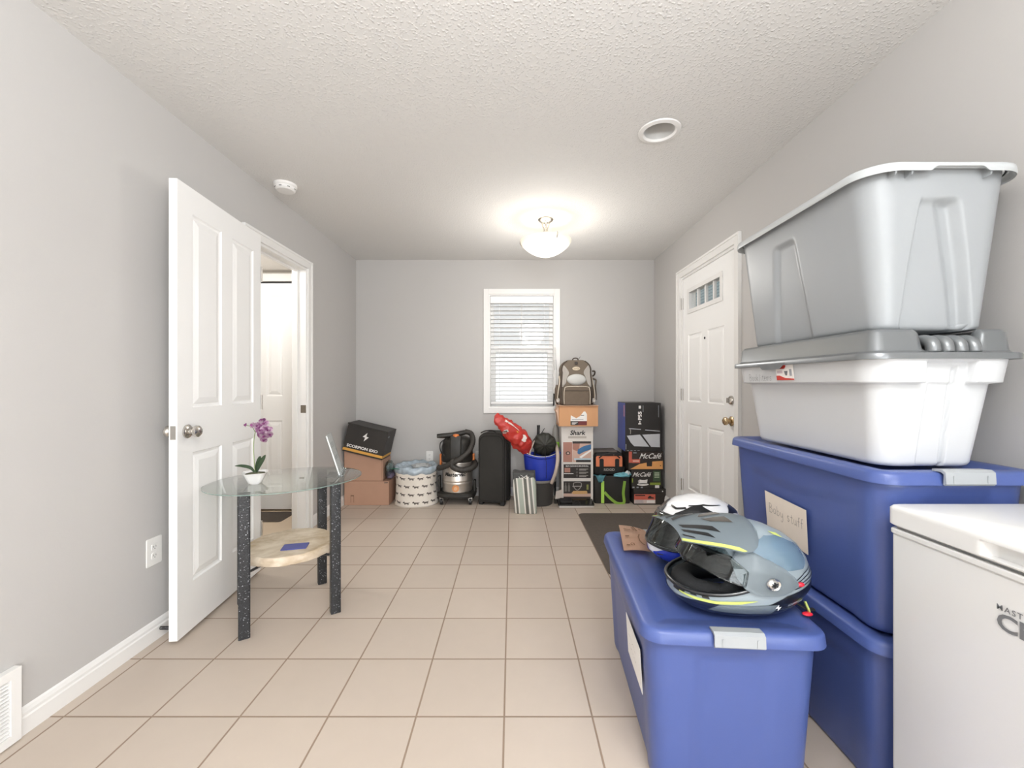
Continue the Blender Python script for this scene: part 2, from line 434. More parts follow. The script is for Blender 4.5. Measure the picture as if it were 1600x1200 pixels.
# local x runs from the hinge toward the camera, local -y faces +X (into the room) after rotation -> use y = T face
pan = [(W1-.325, W1-.10, 1.02, 1.915), (W1-.635, W1-.42, 1.02, 1.915), (W1-.325, W1-.10, .22, .815), (W1-.635, W1-.42, .22, .815)]
struct('door_leaf', make_leaf(W1, 2.033, .035, pan), M_white, dl)
knob(dl, (W1-.062, .035, .915), (0, 1, 0)); knob(dl, (W1-.062, 0, .915), (0, -1, 0))
bm = new(); box(bm, W1-.0005, W1+.0015, .006, .029, .885, .945); struct('latch_plate', bm, M_nickel, dl)
for z in (.25, 1.02, 1.8):
    bm = new(); tube(bm, [(-.004, .038, z-.045), (-.004, .038, z+.045)], .006, 10); struct('hinge', bm, M_nickel, dl)

def casing(name, axis, h0, h1, zt, face, sgn, w=.06, jamb=.11, dw=.016):
    """door casing on a wall plane x = face, standing proud toward sgn, plus jamb lining"""
    bm = new()
    for a, b in ((h0-w, h0+.0), (h1, h1+w)):
        box(bm, min(face, face+sgn*dw), max(face, face+sgn*dw), a, b, 0, zt+w)
    box(bm, min(face, face+sgn*dw), max(face, face+sgn*dw), h0, h1, zt, zt+w)
    # thin raised outer bead
    for a, b in ((h0-w, h0-w+.016), (h1+w-.016, h1+w)):
        box(bm, min(face+sgn*dw, face+sgn*(dw+.006)), max(face+sgn*dw, face+sgn*(dw+.006)), a+.001, b-.001, 0, zt+w-.016)
    box(bm, min(face+sgn*dw, face+sgn*(dw+.006)), max(face+sgn*dw, face+sgn*(dw+.006)), h0-w+.001, h1+w-.001, zt+w-.016, zt+w-.001)
    o = struct(name, bm, M_trim)
    bm = new(); f2 = face-sgn*jamb
    x0, x1 = min(face, f2), max(face, f2)
    box(bm, x0, x1, h0, h0+.016, 0, zt); box(bm, x0, x1, h1-.016, h1, 0, zt); box(bm, x0, x1, h0+.016, h1-.016, zt-.016, zt)
    # stops
    xs0, xs1 = sorted((face-sgn*.062, face-sgn*.085))
    box(bm, xs0, xs1, h0+.016, h0+.027, 0, zt-.016); box(bm, xs0, xs1, h1-.027, h1-.016, 0, zt-.016)
    box(bm, xs0, xs1, h0+.027, h1-.027, zt-.028, zt-.016)
    struct('door_jamb', bm, M_trim, o)
    return o
c1 = casing('trim_1', 'y', LD0, LD1, LDZ, XL, 1)
bm = new(); box(bm, XL-.040, XL+.001, LD1-.018, LD1-.0155, .925, .985); struct('strike_plate', bm, M_nickel, c1)
c2 = casing('trim_2', 'y', RD0, RD1, RDZ, XR, -1, w=.062)

# entry door (closed)
dr = bpy.data.objects.new('door_2', None); COL.objects.link(dr); dr['kind'] = 'structure'
dr.location = (XR+.012, RD1-.018, .015); dr.rotation_euler = (0, 0, -PI/2)
WR = RD1-RD0-.036
def ry(y): return RD1-.018-y
holeR = (ry(3.50), ry(2.97), 1.762-.015, 1.915-.015)
panR = [(ry(3.525), ry(3.275), .99, 1.545), (ry(3.175), ry(2.93), .99, 1.545), (ry(3.525), ry(3.275), .26, .81), (ry(3.175), ry(2.93), .26, .81)]
struct('door_leaf', make_leaf(WR, 2.033, .044, panR, holeR), M_white, dr)
bm = new()
h = holeR
def frame_ring(bm, h, w, y0, y1, ins=.006):
    x0, x1, z0, z1 = h
    box(bm, x0-w, x1+w, y0, y1, z1-ins, z1+w); box(bm, x0-w, x1+w, y0, y1, z0-w, z0+ins)
    box(bm, x0-w, x0+ins, y0, y1, z0+ins, z1-ins); box(bm, x1-ins, x1+w, y0, y1, z0+ins, z1-ins)
frame_ring(bm, h, .028, -.009, 0); frame_ring(bm, h, .028, .044, .052)
for k in (1, 2, 3):
    x = lerp(h[0], h[1], k/4); box(bm, x-.009, x+.009, .008, .030, h[2], h[3])
struct('window_frame', bm, M_trim, dr, bevel=.002)
struct('window_pane', boxbm(h[0], h[1], .018, .022, h[2], h[3]), clear_mat('window_glass', '#fbfcfc', 1.0), dr)
knob(dr, (ry(2.825), 0, .885), (0, -1, 0), mat('warm_nickel', '#c9b18d', .22, 1), rose=.033, r=.028)
bm = new(); lathe(bm, [(.031, 0), (.031, .008), (.026, .014), (.010, .016), (.010, .016)], 28); box(bm, -.004, .004, -.016, .016, .016, .034)
q = Vector((0, -1, 0)).to_track_quat('Z', 'Y').to_matrix()
for v in bm.verts: v.co = q @ v.co + Vector((ry(2.825), 0, 1.025))
struct('deadbolt', bm, M_nickel, dr, auto=40)
bm = new(); lathe(bm, [(.009, 0), (.009, .004), (.006, .005)], 16)
for v in bm.verts: v.co = q @ v.co + Vector((ry(3.22), 0, 1.488))
struct('peephole', bm, M_black, dr)
for z in (.27, 1.045, 1.825):
    bm = new(); tube(bm, [(-.010, -.009, z-.05), (-.010, -.009, z+.05)], .0065, 10); box(bm, -.017, .006, -.002, .001, z-.05, z+.05)
    struct('hinge', bm, M_nickel, dr)
for z in (.885, 1.025):
    struct('strike_plate', boxbm(WR+.0005, WR+.003, -.001, .03, z-.028, z+.028), M_nickel, dr)
struct('threshold', boxbm(-.016, WR+.016, -.01, .10, -.014, -.002), mat('aluminium', '#a9a9a6', .35, 1), dr)

# ------------------------------------------------------------------ window in the back wall
win = bpy.data.objects.new('window_1', None); COL.objects.link(win); win['kind'] = 'structure'
bm = new()
cw = .055
box(bm, WX0-cw, WX0, YB-.016, YB, WZ0-cw, WZ1+cw); box(bm, WX1, WX1+cw, YB-.016, YB, WZ0-cw, WZ1+cw)
box(bm, WX0, WX1, YB-.016, YB, WZ1, WZ1+cw); box(bm, WX0, WX1, YB-.016, YB, WZ0-cw, WZ0)
struct('window_casing', bm, M_trim, win, bevel=.002)
bm = new()
box(bm, WX0, WX0+.012, YB-.001, YB+T, WZ0, WZ1); box(bm, WX1-.012, WX1, YB-.001, YB+T, WZ0, WZ1)
box(bm, WX0+.012, WX1-.012, YB-.001, YB+T, WZ0, WZ0+.012); box(bm, WX0+.012, WX1-.012, YB-.001, YB+T, WZ1-.012, WZ1)
struct('window_reveal', bm, M_trim, win)
bm = new(); mz = 1.150+54.5*(YB+.09)/657
yf0, yf1 = YB+.08, YB+.115
a0, a1, b0, b1 = WX0+.012, WX1-.012, WZ0+.012, WZ1-.012
box(bm, a0, a0+.035, yf0, yf1, b0, b1); box(bm, a1-.035, a1, yf0, yf1, b0, b1)
box(bm, a0+.035, a1-.035, yf0, yf1, b0, b0+.045); box(bm, a0+.035, a1-.035, yf0, yf1, b1-.035, b1)
box(bm, a0+.035, a1-.035, yf0-.012, yf1, mz-.03, mz+.03)
box(bm, a0+.03, a0+.055, yf0-.01, yf1, b0+.02, mz); box(bm, a1-.055, a1-.03, yf0-.01, yf1, b0+.02, mz)
struct('window_frame', bm, M_trim, win)
struct('window_grille', boxbm((a0+a1)/2-.007, (a0+a1)/2+.007, yf0+.012, yf0+.02, mz+.03, b1-.035), M_trim, win)
struct('window_pane', boxbm(a0+.035, a1-.035, yf0+.022, yf0+.026, b0+.045, b1-.035), clear_mat('window_glass', '#fbfcfc', 1.0), win)

# venetian blind hanging in the reveal
bl = thing('window_blind', 'white horizontal slat blind hanging inside the back window, slats open', 'blind', ((WX0+WX1)/2, YB+.035, WZ1-.015))
hw = (WX1-WX0)/2-.016
M_slat = mat('blind_slat', '#f0f0f0', .4)
bm = new(); rbox(bm, hw+.002, .030, -.075, -.0, .004, .003); obj('headrail', bm, M_slat, bl, auto=40)
nsl = 23; top = -.085; bot = -(WZ1-WZ0)+.075; 
for i in range(nsl):
    z = lerp(top-.02, bot+.025, i/(nsl-1))
    bm = new(); a = math.radians(-6)
    pts = []
    for k in range(7):
        s = (k/6-.5)*.048; pts.append((s*math.cos(a), s*math.sin(a)+.002*(1-(2*s/.048)**2)))
    ring = [(y, zz+.0013) for y, zz in pts]+[(y, zz-.0013) for y, zz in reversed(pts)]
    loft(bm, [[(x, y, z+zz) for y, zz in ring] for x in (-hw, hw)])
    obj('slat', bm, M_slat, bl, auto=50)
bm = new(); rbox(bm, hw, .026, bot-.022, bot-.0, .004, .003); obj('bottom_rail', bm, M_slat, bl, auto=40)
for x in (-hw*.72, 0, hw*.72):
    for y in (-.025, .025):
        bm = new(); tube(bm, [(x, y, bot), (x, y, top+.01)], .0009, 5); obj('ladder_cord', bm, M_slat, bl)

# ------------------------------------------------------------------ hall beyond the left doorway
M_hallw = mat('hall_wall_paint', '#b7b1a8', .6)
HX = -2.95
M_hfloor = mat('hall_floor', '#d8c5ad', .5, var=.05, vscale=10)
struct('floor_hall', boxbm(HX-.1, XL-.11, 1.9, 4.0, -.08, 0), M_hfloor)
struct('ceiling_hall', boxbm(HX-.1, XL-.11, 1.9, 4.0, 2.175, 2.25), mat('hall_ceiling', '#dedad4', .7))
struct('wall_hall_far', boxbm(HX-.1, XL-.11, 3.86, 3.96, 0, 2.2), M_hallw)
struct('wall_hall_near', boxbm(HX-.1, XL-.11, 1.84, 1.94, 0, 2.2), M_hallw)
struct('wall_hall_left', boxbm(HX-.1, HX, 1.94, 3.86, 0, 2.2), M_hallw)
hy = 3.80
bm = new(); box(bm, -2.70, XL-.112, hy-.01, hy+.06, 2.078, 2.145); struct('trim_3', bm, M_trim)
struct('gap_shade', boxbm(-2.70, XL-.112, hy+.03, hy+.06, 2.05, 2.078), M_black)  # black strip paints the shade in the gap above the closet doors
for k, x in enumerate((-2.685, -2.325, -1.965+.0)):
    d3 = bpy.data.objects.new('door_%d' % (k+3), None); COL.objects.link(d3); d3['kind'] = 'structure'
    w = .355 if k < 2 else .235
    d3.location = (x, hy, .02)
    struct('door_leaf', make_leaf(w, 2.04, .03, [(.105, w-.105, 1.02, 1.93), (.105, w-.105, .2, .80)] if k < 2 else []), M_white, d3)
M_mat = mat('dark_mat', '#564e47', .95, bump=1, bscale=300, var=.25, vscale=60)
def floor_mat(name, label, x0, x1, y0, y1, z=.008, r=.03):
    bm = new(); hx, hy_ = (x1-x0)/2, (y1-y0)/2
    loft(bm, [rr_ring(hx, hy_, r, 0, 6), rr_ring(hx, hy_, r, z*.6, 6), rr_ring(hx-.008, hy_-.008, r, z, 6)])
    o = obj(name, bm, M_mat, auto=40); o.location = ((x0+x1)/2, (y0+y1)/2, 0)
    return o
tag(floor_mat('door_mat', '', .585, 1.335, 2.515, 3.725, r=.045), 'dark brown ribbed mat on the tile floor in front of the entry door', 'mat')
tag(floor_mat('hall_mat', '', -2.55, -1.93, 3.50, 3.77), 'dark mat at the foot of the closet door beyond the open doorway', 'mat')
tag(floor_mat('hall_mat', '', -2.75, -2.10, 3.13, 3.38), 'dark mat corner lying nearer in the hall beyond the open doorway', 'mat')

# ------------------------------------------------------------------ outside
M_sid = bpy.data.materials.new('siding'); M_sid.use_nodes = True
nt = M_sid.node_tree; N = nt.nodes; L = nt.links; b = N['Principled BSDF']; b.inputs['Roughness'].default_value = .6
g = N.new('ShaderNodeNewGeometry'); sp = N.new('ShaderNodeSeparateXYZ'); mu = N.new('ShaderNodeMath'); mu.operation = 'MULTIPLY'; mu.inputs[1].default_value = 9
fr_ = N.new('ShaderNodeMath'); fr_.operation = 'FRACT'; rp = N.new('ShaderNodeValToRGB')
rp.color_ramp.elements[0].color = (*lin('#4d5f66'), 1); rp.color_ramp.elements[0].position = .05
rp.color_ramp.elements[1].color = (*lin('#9db4bb'), 1); rp.color_ramp.elements[1].position = .22
L.new(g.outputs['Position'], sp.inputs[0]); L.new(sp.outputs['Z'], mu.inputs[0]); L.new(mu.outputs[0], fr_.inputs[0]); L.new(fr_.outputs[0], rp.inputs['Fac']); L.new(rp.outputs[0], b.inputs['Base Color'])
hs = thing('neighbour_house', 'grey blue clapboard house seen through the small panes of the entry door', 'house', (7.2, 6.2, 0))
obj('wall', boxbm(0, 3, -6, 14, 0, 6), M_sid, hs)
obj('window', boxbm(-.03, 0, 9.2, 10.6, 2.2, 3.6), mat('house_window', '#a9bcc4', .15), hs)
obj('corner_board', boxbm(-.03, .0, 11.6, 11.9, 0, 6), M_trim, hs)
obj('downspout', boxbm(-.08, 0, 7.9, 8.0, 0, 6), M_trim, hs)
struct('ground', boxbm(-12, 14, -8, 22, -.35, -.25), mat('outside_ground', '#8c8f86', .9))
# tree beside that house
tr = thing('young_tree', 'small green leafy tree outside, glimpsed through the entry door panes', 'tree', (5.9, 12.6, -.25))
bm = new(); tube(bm, [(0, 0, 0), (.03, .02, 1.4), (0, 0, 2.6)], lambda t: .06-.03*t, 8, 4); obj('trunk', bm, mat('bark', '#6b5a48', .9), tr)
bm = new(); random.seed(3)
for k in range(420):
    d = Vector((random.gauss(0, 1), random.gauss(0, 1), random.gauss(0, 1))).normalized()*random.uniform(.4, 1)
    p = Vector((0, 0, 2.7))+Vector((d.x*.8, d.y*.8, d.z*.95)); s = .10
    u = Vector((random.uniform(-1, 1), random.uniform(-1, 1), random.uniform(-1, 1))).normalized()*s; w = u.orthogonal().normalized()*s*.5
    bm.faces.new([bm.verts.new(p+u), bm.verts.new(p+w), bm.verts.new(p-u), bm.verts.new(p-w)])
o = obj('foliage', bm, mat('leaf_green', '#6f9a62', .6), tr); o['kind'] = 'stuff'

# ------------------------------------------------------------------ wall fittings
def outlet(label, loc, rz, group=None, w=.07, h=.115):
    t = thing('wall_outlet', label, 'outlet', loc, rz, group)     # local -y faces the room
    bm = new(); rbox(bm, w/2, h/2, 0, .005, .006, .002)
    for v in bm.verts: v.co = Vector((v.co.x, -v.co.z, v.co.y))
    obj('cover_plate', bm, mat('outlet_plastic', '#e6e5e2', .35), t, auto=40)
    for s in (-1, 1):
        bm = new(); rbox(bm, .017, .014, .0, .0065, .006, .001)
        for v in bm.verts: v.co = Vector((v.co.x, -v.co.z, v.co.y+s*.0195))
        so = obj('socket', bm, mat('outlet_plastic', '#e6e5e2', .35), t, auto=40)
        for dx in (-.006, .006):
            obj('slot', boxbm(dx-.001, dx+.001, -.0068, -.006, s*.0195-.002, s*.0195+.006), M_black, so)
        bm = new(); lathe(bm, [(.0022, 0), (.0022, .0008)], 10)
        for v in bm.verts: v.co = Vector((v.co.x, -v.co.z-.006, v.co.y+s*.0195-.007))
        obj('slot', bm, M_black, so)
    return t
outlet('white wall outlet low on the left wall, just before the open door', (XL, 1.888, .40), PI/2, w=.082, h=.125)
outlet('white wall outlet on the back wall above the print laundry basket', (-.85, YB, .40), 0)
outlet('white wall outlet on the back wall between shop vacuum and suitcase', (-.342, YB, .40), 0)
# return-air grille
t = thing('vent_grille', 'white louvred vent grille low on the left wall beside the baseboard', 'vent', (XL, 1.175, .0), PI/2)
bm = new(); hw_, h0, h1, d0 = .185, .005, .24, -.024
for a in ((-hw_, hw_, h1-.028, h1), (-hw_, hw_, h0, h0+.028), (-hw_, -hw_+.028, h0+.028, h1-.028), (hw_-.028, hw_, h0+.028, h1-.028)):
    box(bm, a[0], a[1], d0, -.001, a[2], a[3])
bmesh.ops.remove_doubles(bm, verts=bm.verts[:], dist=1e-5)
obj('frame', bm, M_trim, t)
obj('backing', boxbm(-hw_+.028, hw_-.028, -.004, -.001, h0+.028, h1-.028), mat('vent_dark', '#6a6a6a', .8), t)
for k in range(15):
    z = h0+.034+k*.0118
    bm = new(); box(bm, -hw_+.029, hw_-.029, -.021, -.005, z, z+.0015)
    for v in bm.verts: v.co.z += (v.co.y+.013)*.6
    obj('louver', bm, M_trim, t)
# spring door stop
t = thing('door_stop', 'small dark spring door stop on the baseboard behind the open door', 'door stop', (XL+.013, 1.905, .045), 0)
bm = new(); pts = [(.004+.045*i/60, .0065*math.cos(i*.9), .0065*math.sin(i*.9)) for i in range(61)]
tube(bm, pts, .0016, 6); obj('spring', bm, mat('dark_steel', '#5b5b60', .3, 1), t, smooth=True)
bm = new(); lathe(bm, [(.009, 0), (.009, .012), (.006, .014)], 14)
for v in bm.verts: v.co = Vector((v.co.z+.048, v.co.y, v.co.x))
obj('rubber_tip', bm, mat('grey_rubber', '#55555a', .7), t, auto=40)

# ceiling fittings
t = thing('smoke_detector', 'round white smoke detector on the ceiling above the open door', 'smoke detector', (-1.455, 2.70, ZC))
bm = new(); lathe(bm, [(.068, 0), (.068, -.014), (.062, -.018), (.062, -.020)], 40); obj('mounting_plate', bm, M_trim, t, auto=35)
bm = new(); lathe(bm, [(.060, -.018), (.060, -.034), (.050, -.042), (.0, -.044)], 40, cap1=False); obj('cover', bm, M_trim, t, auto=35)
for k in range(8):
    a = k*PI/4; bm = new(); box(bm, .052, .0615, -.008, .008, -.032, -.028)
    bmesh.ops.rotate(bm, verts=bm.verts[:], matrix=Matrix.Rotation(a, 3, 'Z')); obj('vent_slot', bm, mat('vent_dark', '#6a6a6a', .8), t)
t = thing('recessed_light', 'round white recessed ring fitting in the ceiling, switched off', 'ceiling fitting', (.745, 2.125, ZC))
bm = new(); lathe(bm, [(.104, -.001), (.102, -.007), (.082, -.011), (.076, -.006), (.074, -.001)], 48, cap0=False, cap1=False); obj('trim_ring', bm, M_trim, t, auto=50)
bm = new(); lathe(bm, [(.076, -.001), (.070, .03), (.052, .055), (.05, .090), (0, .092)], 48, cap0=False, cap1=False); obj('baffle', bm, mat('baffle_white', '#c8c8c6', .5), t, smooth=True)
bm = new(); lathe(bm, [(.03, .088), (.032, .06), (.018, .045), (0, .042)], 24, cap1=False); obj('eyeball', bm, mat('baffle_grey', '#8f8f8d', .5), t, smooth=True)
# ------------------------------------------------------------------ ceiling lamp
t = thing('ceiling_light', 'lit semi-flush ceiling lamp with frosted glass bowl and satin nickel stem', 'ceiling lamp', (.262, 3.27, ZC))
bm = new(); lathe(bm, [(.058, 0), (.060, -.006), (.052, -.016), (.030, -.026), (.012, -.030), (.010, -.030)], 36); obj('canopy', bm, M_nickel, t, auto=40)
for k in range(3):
    a = 2*PI*k/3+.5; bm = new()
    prof = [(.034, -.022), (.026, -.05), (.014, -.075), (.020, -.100), (.036, -.122)]
    tube(bm, [(r*math.cos(a), r*math.sin(a), z) for r, z in prof], .0055, 8, 5); obj('arm', bm, M_nickel, t, smooth=True)
bm = new(); tube(bm, [(0, 0, -.028), (0, 0, -.280)], .005, 10); obj('stem', bm, M_nickel, t)
M_bowl = bpy.data.materials.new('lamp_bowl'); M_bowl.use_nodes = True
b = M_bowl.node_tree.nodes['Principled BSDF']; b.inputs['Base Color'].default_value = (*lin('#efe8dc'), 1); b.inputs['Roughness'].default_value = .25
b.inputs['Emission Color'].default_value = (*lin('#fff1d6'), 1); b.inputs['Emission Strength'].default_value = 0.3
R = .197; prof = [(R*a, -.172-b) for a, b in ((1, 0), (.985, .012), (.93, .030), (.84, .048), (.72, .067), (.58, .085), (.42, .101), (.26, .112), (.12, .118), (.004, .120))]
inner = [(max(r-.005, 0), z+.006 if r > .02 else z+.006) for r, z in reversed(prof)]
bm = new(); lathe(bm, prof+[(0.0005, prof[-1][1]+.0005)]+inner[1:]+[(R, -.168)], 56, cap0=False, cap1=False)
bmesh.ops.remove_doubles(bm, verts=bm.verts[:], dist=1e-5)
bowl = obj('glass_bowl', bm, M_bowl, t, smooth=True)
for k in range(3):
    a = 2*PI*k/3-1.2; bm = new()
    tube(bm, [((R-.045)*math.cos(a), (R-.045)*math.sin(a), -.158), ((R-.005)*math.cos(a), (R-.005)*math.sin(a), -.160), ((R+.003)*math.cos(a), (R+.003)*math.sin(a), -.178), ((R-.012)*math.cos(a), (R-.012)*math.sin(a), -.205)], .004, 6, 3)
    obj('clip', bm, M_nickel, bowl, smooth=True)
def point(name, loc, w, r, col=(1, 1, 1)):
    l = bpy.data.lights.new(name, 'POINT'); l.energy = w; l.shadow_soft_size = r; l.color = col
    o = bpy.data.objects.new(name, l); o.location = loc; COL.objects.link(o); return o
def area(name, loc, rot, sx, sy, w, col=(1, 1, 1)):
    l = bpy.data.lights.new(name, 'AREA'); l.shape = 'RECTANGLE'; l.size = sx; l.size_y = sy; l.energy = w; l.color = col
    o = bpy.data.objects.new(name, l); o.location = loc; o.rotation_euler = rot; COL.objects.link(o); return o
for k in range(3):
    a = 2*PI*k/3; point('lamp_bulb', (.262+.07*math.cos(a), 3.27+.07*math.sin(a), ZC-.155), .5, .03, (1, .93, .82))
point('bowl_fill', (.262, 3.27, ZC-.62), 14, .16, (1, .97, .93))  # unseen fill added below the bowl to brighten the back wall
# second ceiling lamp of the room, behind the camera
point('rear_ceiling_lamp', (.30, -.50, 2.20), 30, .085, (.98, .99, 1))
# unseen area fill added in an assumed opening behind the camera
area('rear_fill', (0, YR-.02, 1.1), (-PI/2, 0, PI), 2.3, 2.0, 70, (.93, .97, 1))
# unseen uplight added behind the camera to brighten the ceiling
area('bounce_fill', (.25, -.55, 1.75), (PI, 0, 0), .25, .25, 62, (.96, .98, 1))
# unseen area fill at the solid right wall, added to brighten the left side
area('side_fill', (XR-.03, -1.75, 1.35), (0, -PI/2, PI), 1.3, 1.7, 82, (.95, .975, 1))
# unseen fill added to brighten the hall
point('hall_fill', (-2.2, 2.9, 2.05), 16, .12, (1, .97, .93))
W = bpy.data.worlds.new('overcast_sky'); SC.world = W; W.use_nodes = True
W.node_tree.nodes['Background'].inputs['Color'].default_value = (1, 1, 1, 1)
W.node_tree.nodes['Background'].inputs['Strength'].default_value = .6
SC.view_settings.view_transform = 'Standard'; SC.view_settings.look = 'None'; SC.view_settings.exposure = 0.56; SC.view_settings.gamma = 1
SC.view_settings.use_curve_mapping = False
SC.cycles.use_denoising = True
SC.cycles.max_bounces = 10; SC.cycles.diffuse_bounces = 6; SC.cycles.transparent_max_bounces = 16
SC.cycles.caustics_reflective = False; SC.cycles.caustics_refractive = False
SC.cycles.sample_clamp_indirect = 6
# ------------------------------------------------------------------ glass table beside the open door
def granite():
    m = mat('black_stone', '#232427', .35, bump=.9, bscale=140)
    nt = m.node_tree; N = nt.nodes; L = nt.links; b = N['Principled BSDF']
    v = N.new('ShaderNodeTexVoronoi'); v.inputs['Scale'].default_value = 330; tc = N.new('ShaderNodeTexCoord')
    rp = N.new('ShaderNodeValToRGB'); rp.color_ramp.interpolation = 'LINEAR'
    rp.color_ramp.elements[0].position = .0; rp.color_ramp.elements[0].color = (*lin('#1b1c1f'), 1)
    rp.color_ramp.elements[1].position = .965; rp.color_ramp.elements[1].color = (*lin('#2c2e31'), 1)
    e = rp.color_ramp.elements.new(.996); e.color = (*lin('#b0b3b8'), 1)
    sp = N.new('ShaderNodeSeparateColor')
    L.new(tc.outputs['Object'], v.inputs['Vector']); L.new(v.outputs['Color'], sp.inputs[0]); L.new(sp.outputs[0], rp.inputs['Fac'])
    L.new(rp.outputs['Color'], b.inputs['Base Color'])
    return m
def travertine():
    m = mat('travertine', '#c9b596', .5, bump=.8, bscale=55)
    nt = m.node_tree; N = nt.nodes; L = nt.links; b = N['Principled BSDF']
    tc = N.new('ShaderNodeTexCoord'); mp = N.new('ShaderNodeMapping'); mp.inputs['Scale'].default_value = (7, 9, 14)
    n = N.new('ShaderNodeTexNoise'); n.inputs['Scale'].default_value = 1.6; n.inputs['Detail'].default_value = 7
    rp = N.new('ShaderNodeValToRGB'); rp.color_ramp.elements[0].color = (*lin('#b09a7c'), 1); rp.color_ramp.elements[0].position = .3
    rp.color_ramp.elements[1].color = (*lin('#d6c8b4'), 1); rp.color_ramp.elements[1].position = .62
    L.new(tc.outputs['Object'], mp.inputs[0]); L.new(mp.outputs[0], n.inputs['Vector']); L.new(n.outputs['Fac'], rp.inputs['Fac']); L.new(rp.outputs['Color'], b.inputs['Base Color'])
    return m
tx, ty = -1.158, 2.172
ta = math.radians(33.7)
t = thing('glass_table', 'oval glass topped side table on square black speckled legs beside the open door', 'table', (tx, ty, 0), ta)
M_gr = granite()
for sx in (-1, 1):
    for sy in (-1, 1):
        bm = new(); s = .0235
        rbox(bm, s, s, 0, .652, .005, .0015, c=(sx*.194, sy*.186))
        obj('leg', bm, M_gr, t, auto=40)
bm = new(); A, B = .362, .298; n = 72
def ell(a, b, z): return [(a*math.cos(2*PI*i/n), b*math.sin(2*PI*i/n), z) for i in range(n)]
loft(bm, [ell(A-.004, B-.004, .653), ell(A, B, .656), ell(A, B, .6595), ell(A-.02, B-.02, .664)])
M_gl = clear_mat('table_glass', '#f6faf8', 1.5, .01, 1.52)
M_ge = clear_mat('glass_edge', '#5f8c80', 1, .05)
top_o = obj('glass_top', bm, [M_gl, mat('glass_edge_green', '#7d938c', .12, spec=.9)], t, auto=25)
for p in top_o.data.polygons:
    if abs(p.normal.z) < .75: p.material_index = 1
bm = new()
def wob(a, b, z, k): return [((a+.003*math.sin(9*x+k)+.002*math.sin(23*x+2*k))*math.cos(x), (b+.003*math.sin(9*x+k)+.002*math.sin(23*x+2*k))*math.sin(x), z) for x in [2*PI*i/n for i in range(n)]]
loft(bm, [wob(.206, .206, .293, 0), wob(.212, .212, .297, 1), wob(.214, .213, .31, 2), wob(.212, .212, .325, .5), wob(.210, .210, .333, 1.4), wob(.206, .206, .336, 1.4)])
for v in bm.verts: v.co += Vector((.012, -.008, 0))
obj('stone_shelf', bm, travertine(), t, auto=30)
for s in (-1, 1):
    bm = new(); tube(bm, [(-.18, -s*.172, .285), (.18, s*.172, .285)], .007, 4); obj('shelf_rail', bm, M_gr, t)
def world_of(lx, ly): return tx+lx*math.cos(ta)-ly*math.sin(ta), ty+lx*math.sin(ta)+ly*math.cos(ta)
# blue card on the stone shelf
bm = new(); rbox(bm, .058, .038, 0, .005, .003, .001); o = obj('card', bm, mat('card_blue', '#4a4f8f', .5, var=.1, vscale=30), auto=40)
o.location = (-1.083, 2.10, .3362); o.rotation_euler = (0, 0, .25); tag(o, 'flat blue card lying on the stone shelf under the glass table top', 'card')

# orchid in a white bowl
px_, py_ = -1.255, 2.055
t = thing('potted_orchid', 'pink artificial orchid in a small white bowl on the glass table', 'plant', (px_, py_, .6641))
bm = new(); n4 = 4
def sq(r, z): return [(x, y, z) for x, y, *_ in rrect(r, r, r*.55, 6, 3)]
loft(bm, [sq(.024, 0), sq(.030, .008), sq(.040, .030), sq(.050, .052), sq(.054, .056), sq(.047, .054), sq(.036, .034), sq(.02, .024)])
bmesh.ops.rotate(bm, verts=bm.verts[:], matrix=Matrix.Rotation(.5, 3, 'Z'))
obj('bowl', bm, mat('ceramic_white', '#efefee', .15, coat=.3), t, auto=50)
bm = new(); loft(bm, [sq(.038, .038), sq(.042, .048), sq(.02, .054)])
bmesh.ops.rotate(bm, verts=bm.verts[:], matrix=Matrix.Rotation(.5, 3, 'Z'))
obj('moss', bm, mat('moss', '#5a5a45', .95, bump=1, bscale=200, var=.3, vscale=80), t, smooth=True)
stem = [(0, 0, .05), (-.004, .0, .10), (-.008, .0, .18), (.0, 0, .25), (.022, -.004, .285), (.055, -.006, .27)]
bm = new(); tube(bm, stem, .0019, 7, 6); obj('stem', bm, mat('stem_green', '#7f8f5f', .6), t, smooth=True)
bm = new(); tube(bm, [(.0, 0, .25), (-.012, -.004, .275), (-.04, -.006, .285)], .0014, 6, 5); obj('stem', bm, mat('stem_green', '#7f8f5f', .6), t, smooth=True)
def leaf(pts, w, fold=.25):
    bm = new(); P = catmull(pts, 8); rows = []
    for i, p in enumerate(P):
        s = i/(len(P)-1); T = (P[min(i+1, len(P)-1)]-P[max(i-1, 0)]).normalized()
        side = T.cross(Vector((0, -1, .35))).normalized(); nn = side.cross(T)
        ww = w*(math.sin(PI*min(1, s*.93+.07))**.7)+.0006
        rows.append([p-side*ww+nn*ww*fold, p-side*ww*.5+nn*ww*fold*.3, p, p+side*ww*.5+nn*ww*fold*.3, p+side*ww+nn*ww*fold])
    up = [[bm.verts.new(q) for q in r] for r in rows]
    for a, b in zip(up, up[1:]):
        for k in range(4): bm.faces.new((a[k], a[k+1], b[k+1], b[k]))
    r = bmesh.ops.solidify(bm, geom=bm.faces[:], thickness=.0012)
    return bm
M_leaf = mat('orchid_leaf', '#4d6247', .45, var=.2, vscale=30)
obj('leaf', leaf([(.004, 0, .052), (.022, -.006, .085), (.046, -.01, .122), (.058, -.012, .142)], .011), M_leaf, t, smooth=True)
obj('leaf', leaf([(.002, .004, .052), (.008, .004, .09), (.020, .004, .122), (.026, .004, .132)], .009), M_leaf, t, smooth=True)
obj('leaf', leaf([(0, 0, .052), (-.018, -.008, .078), (-.055, -.012, .088), (-.092, -.012, .088)], .007), M_leaf, t, smooth=True)
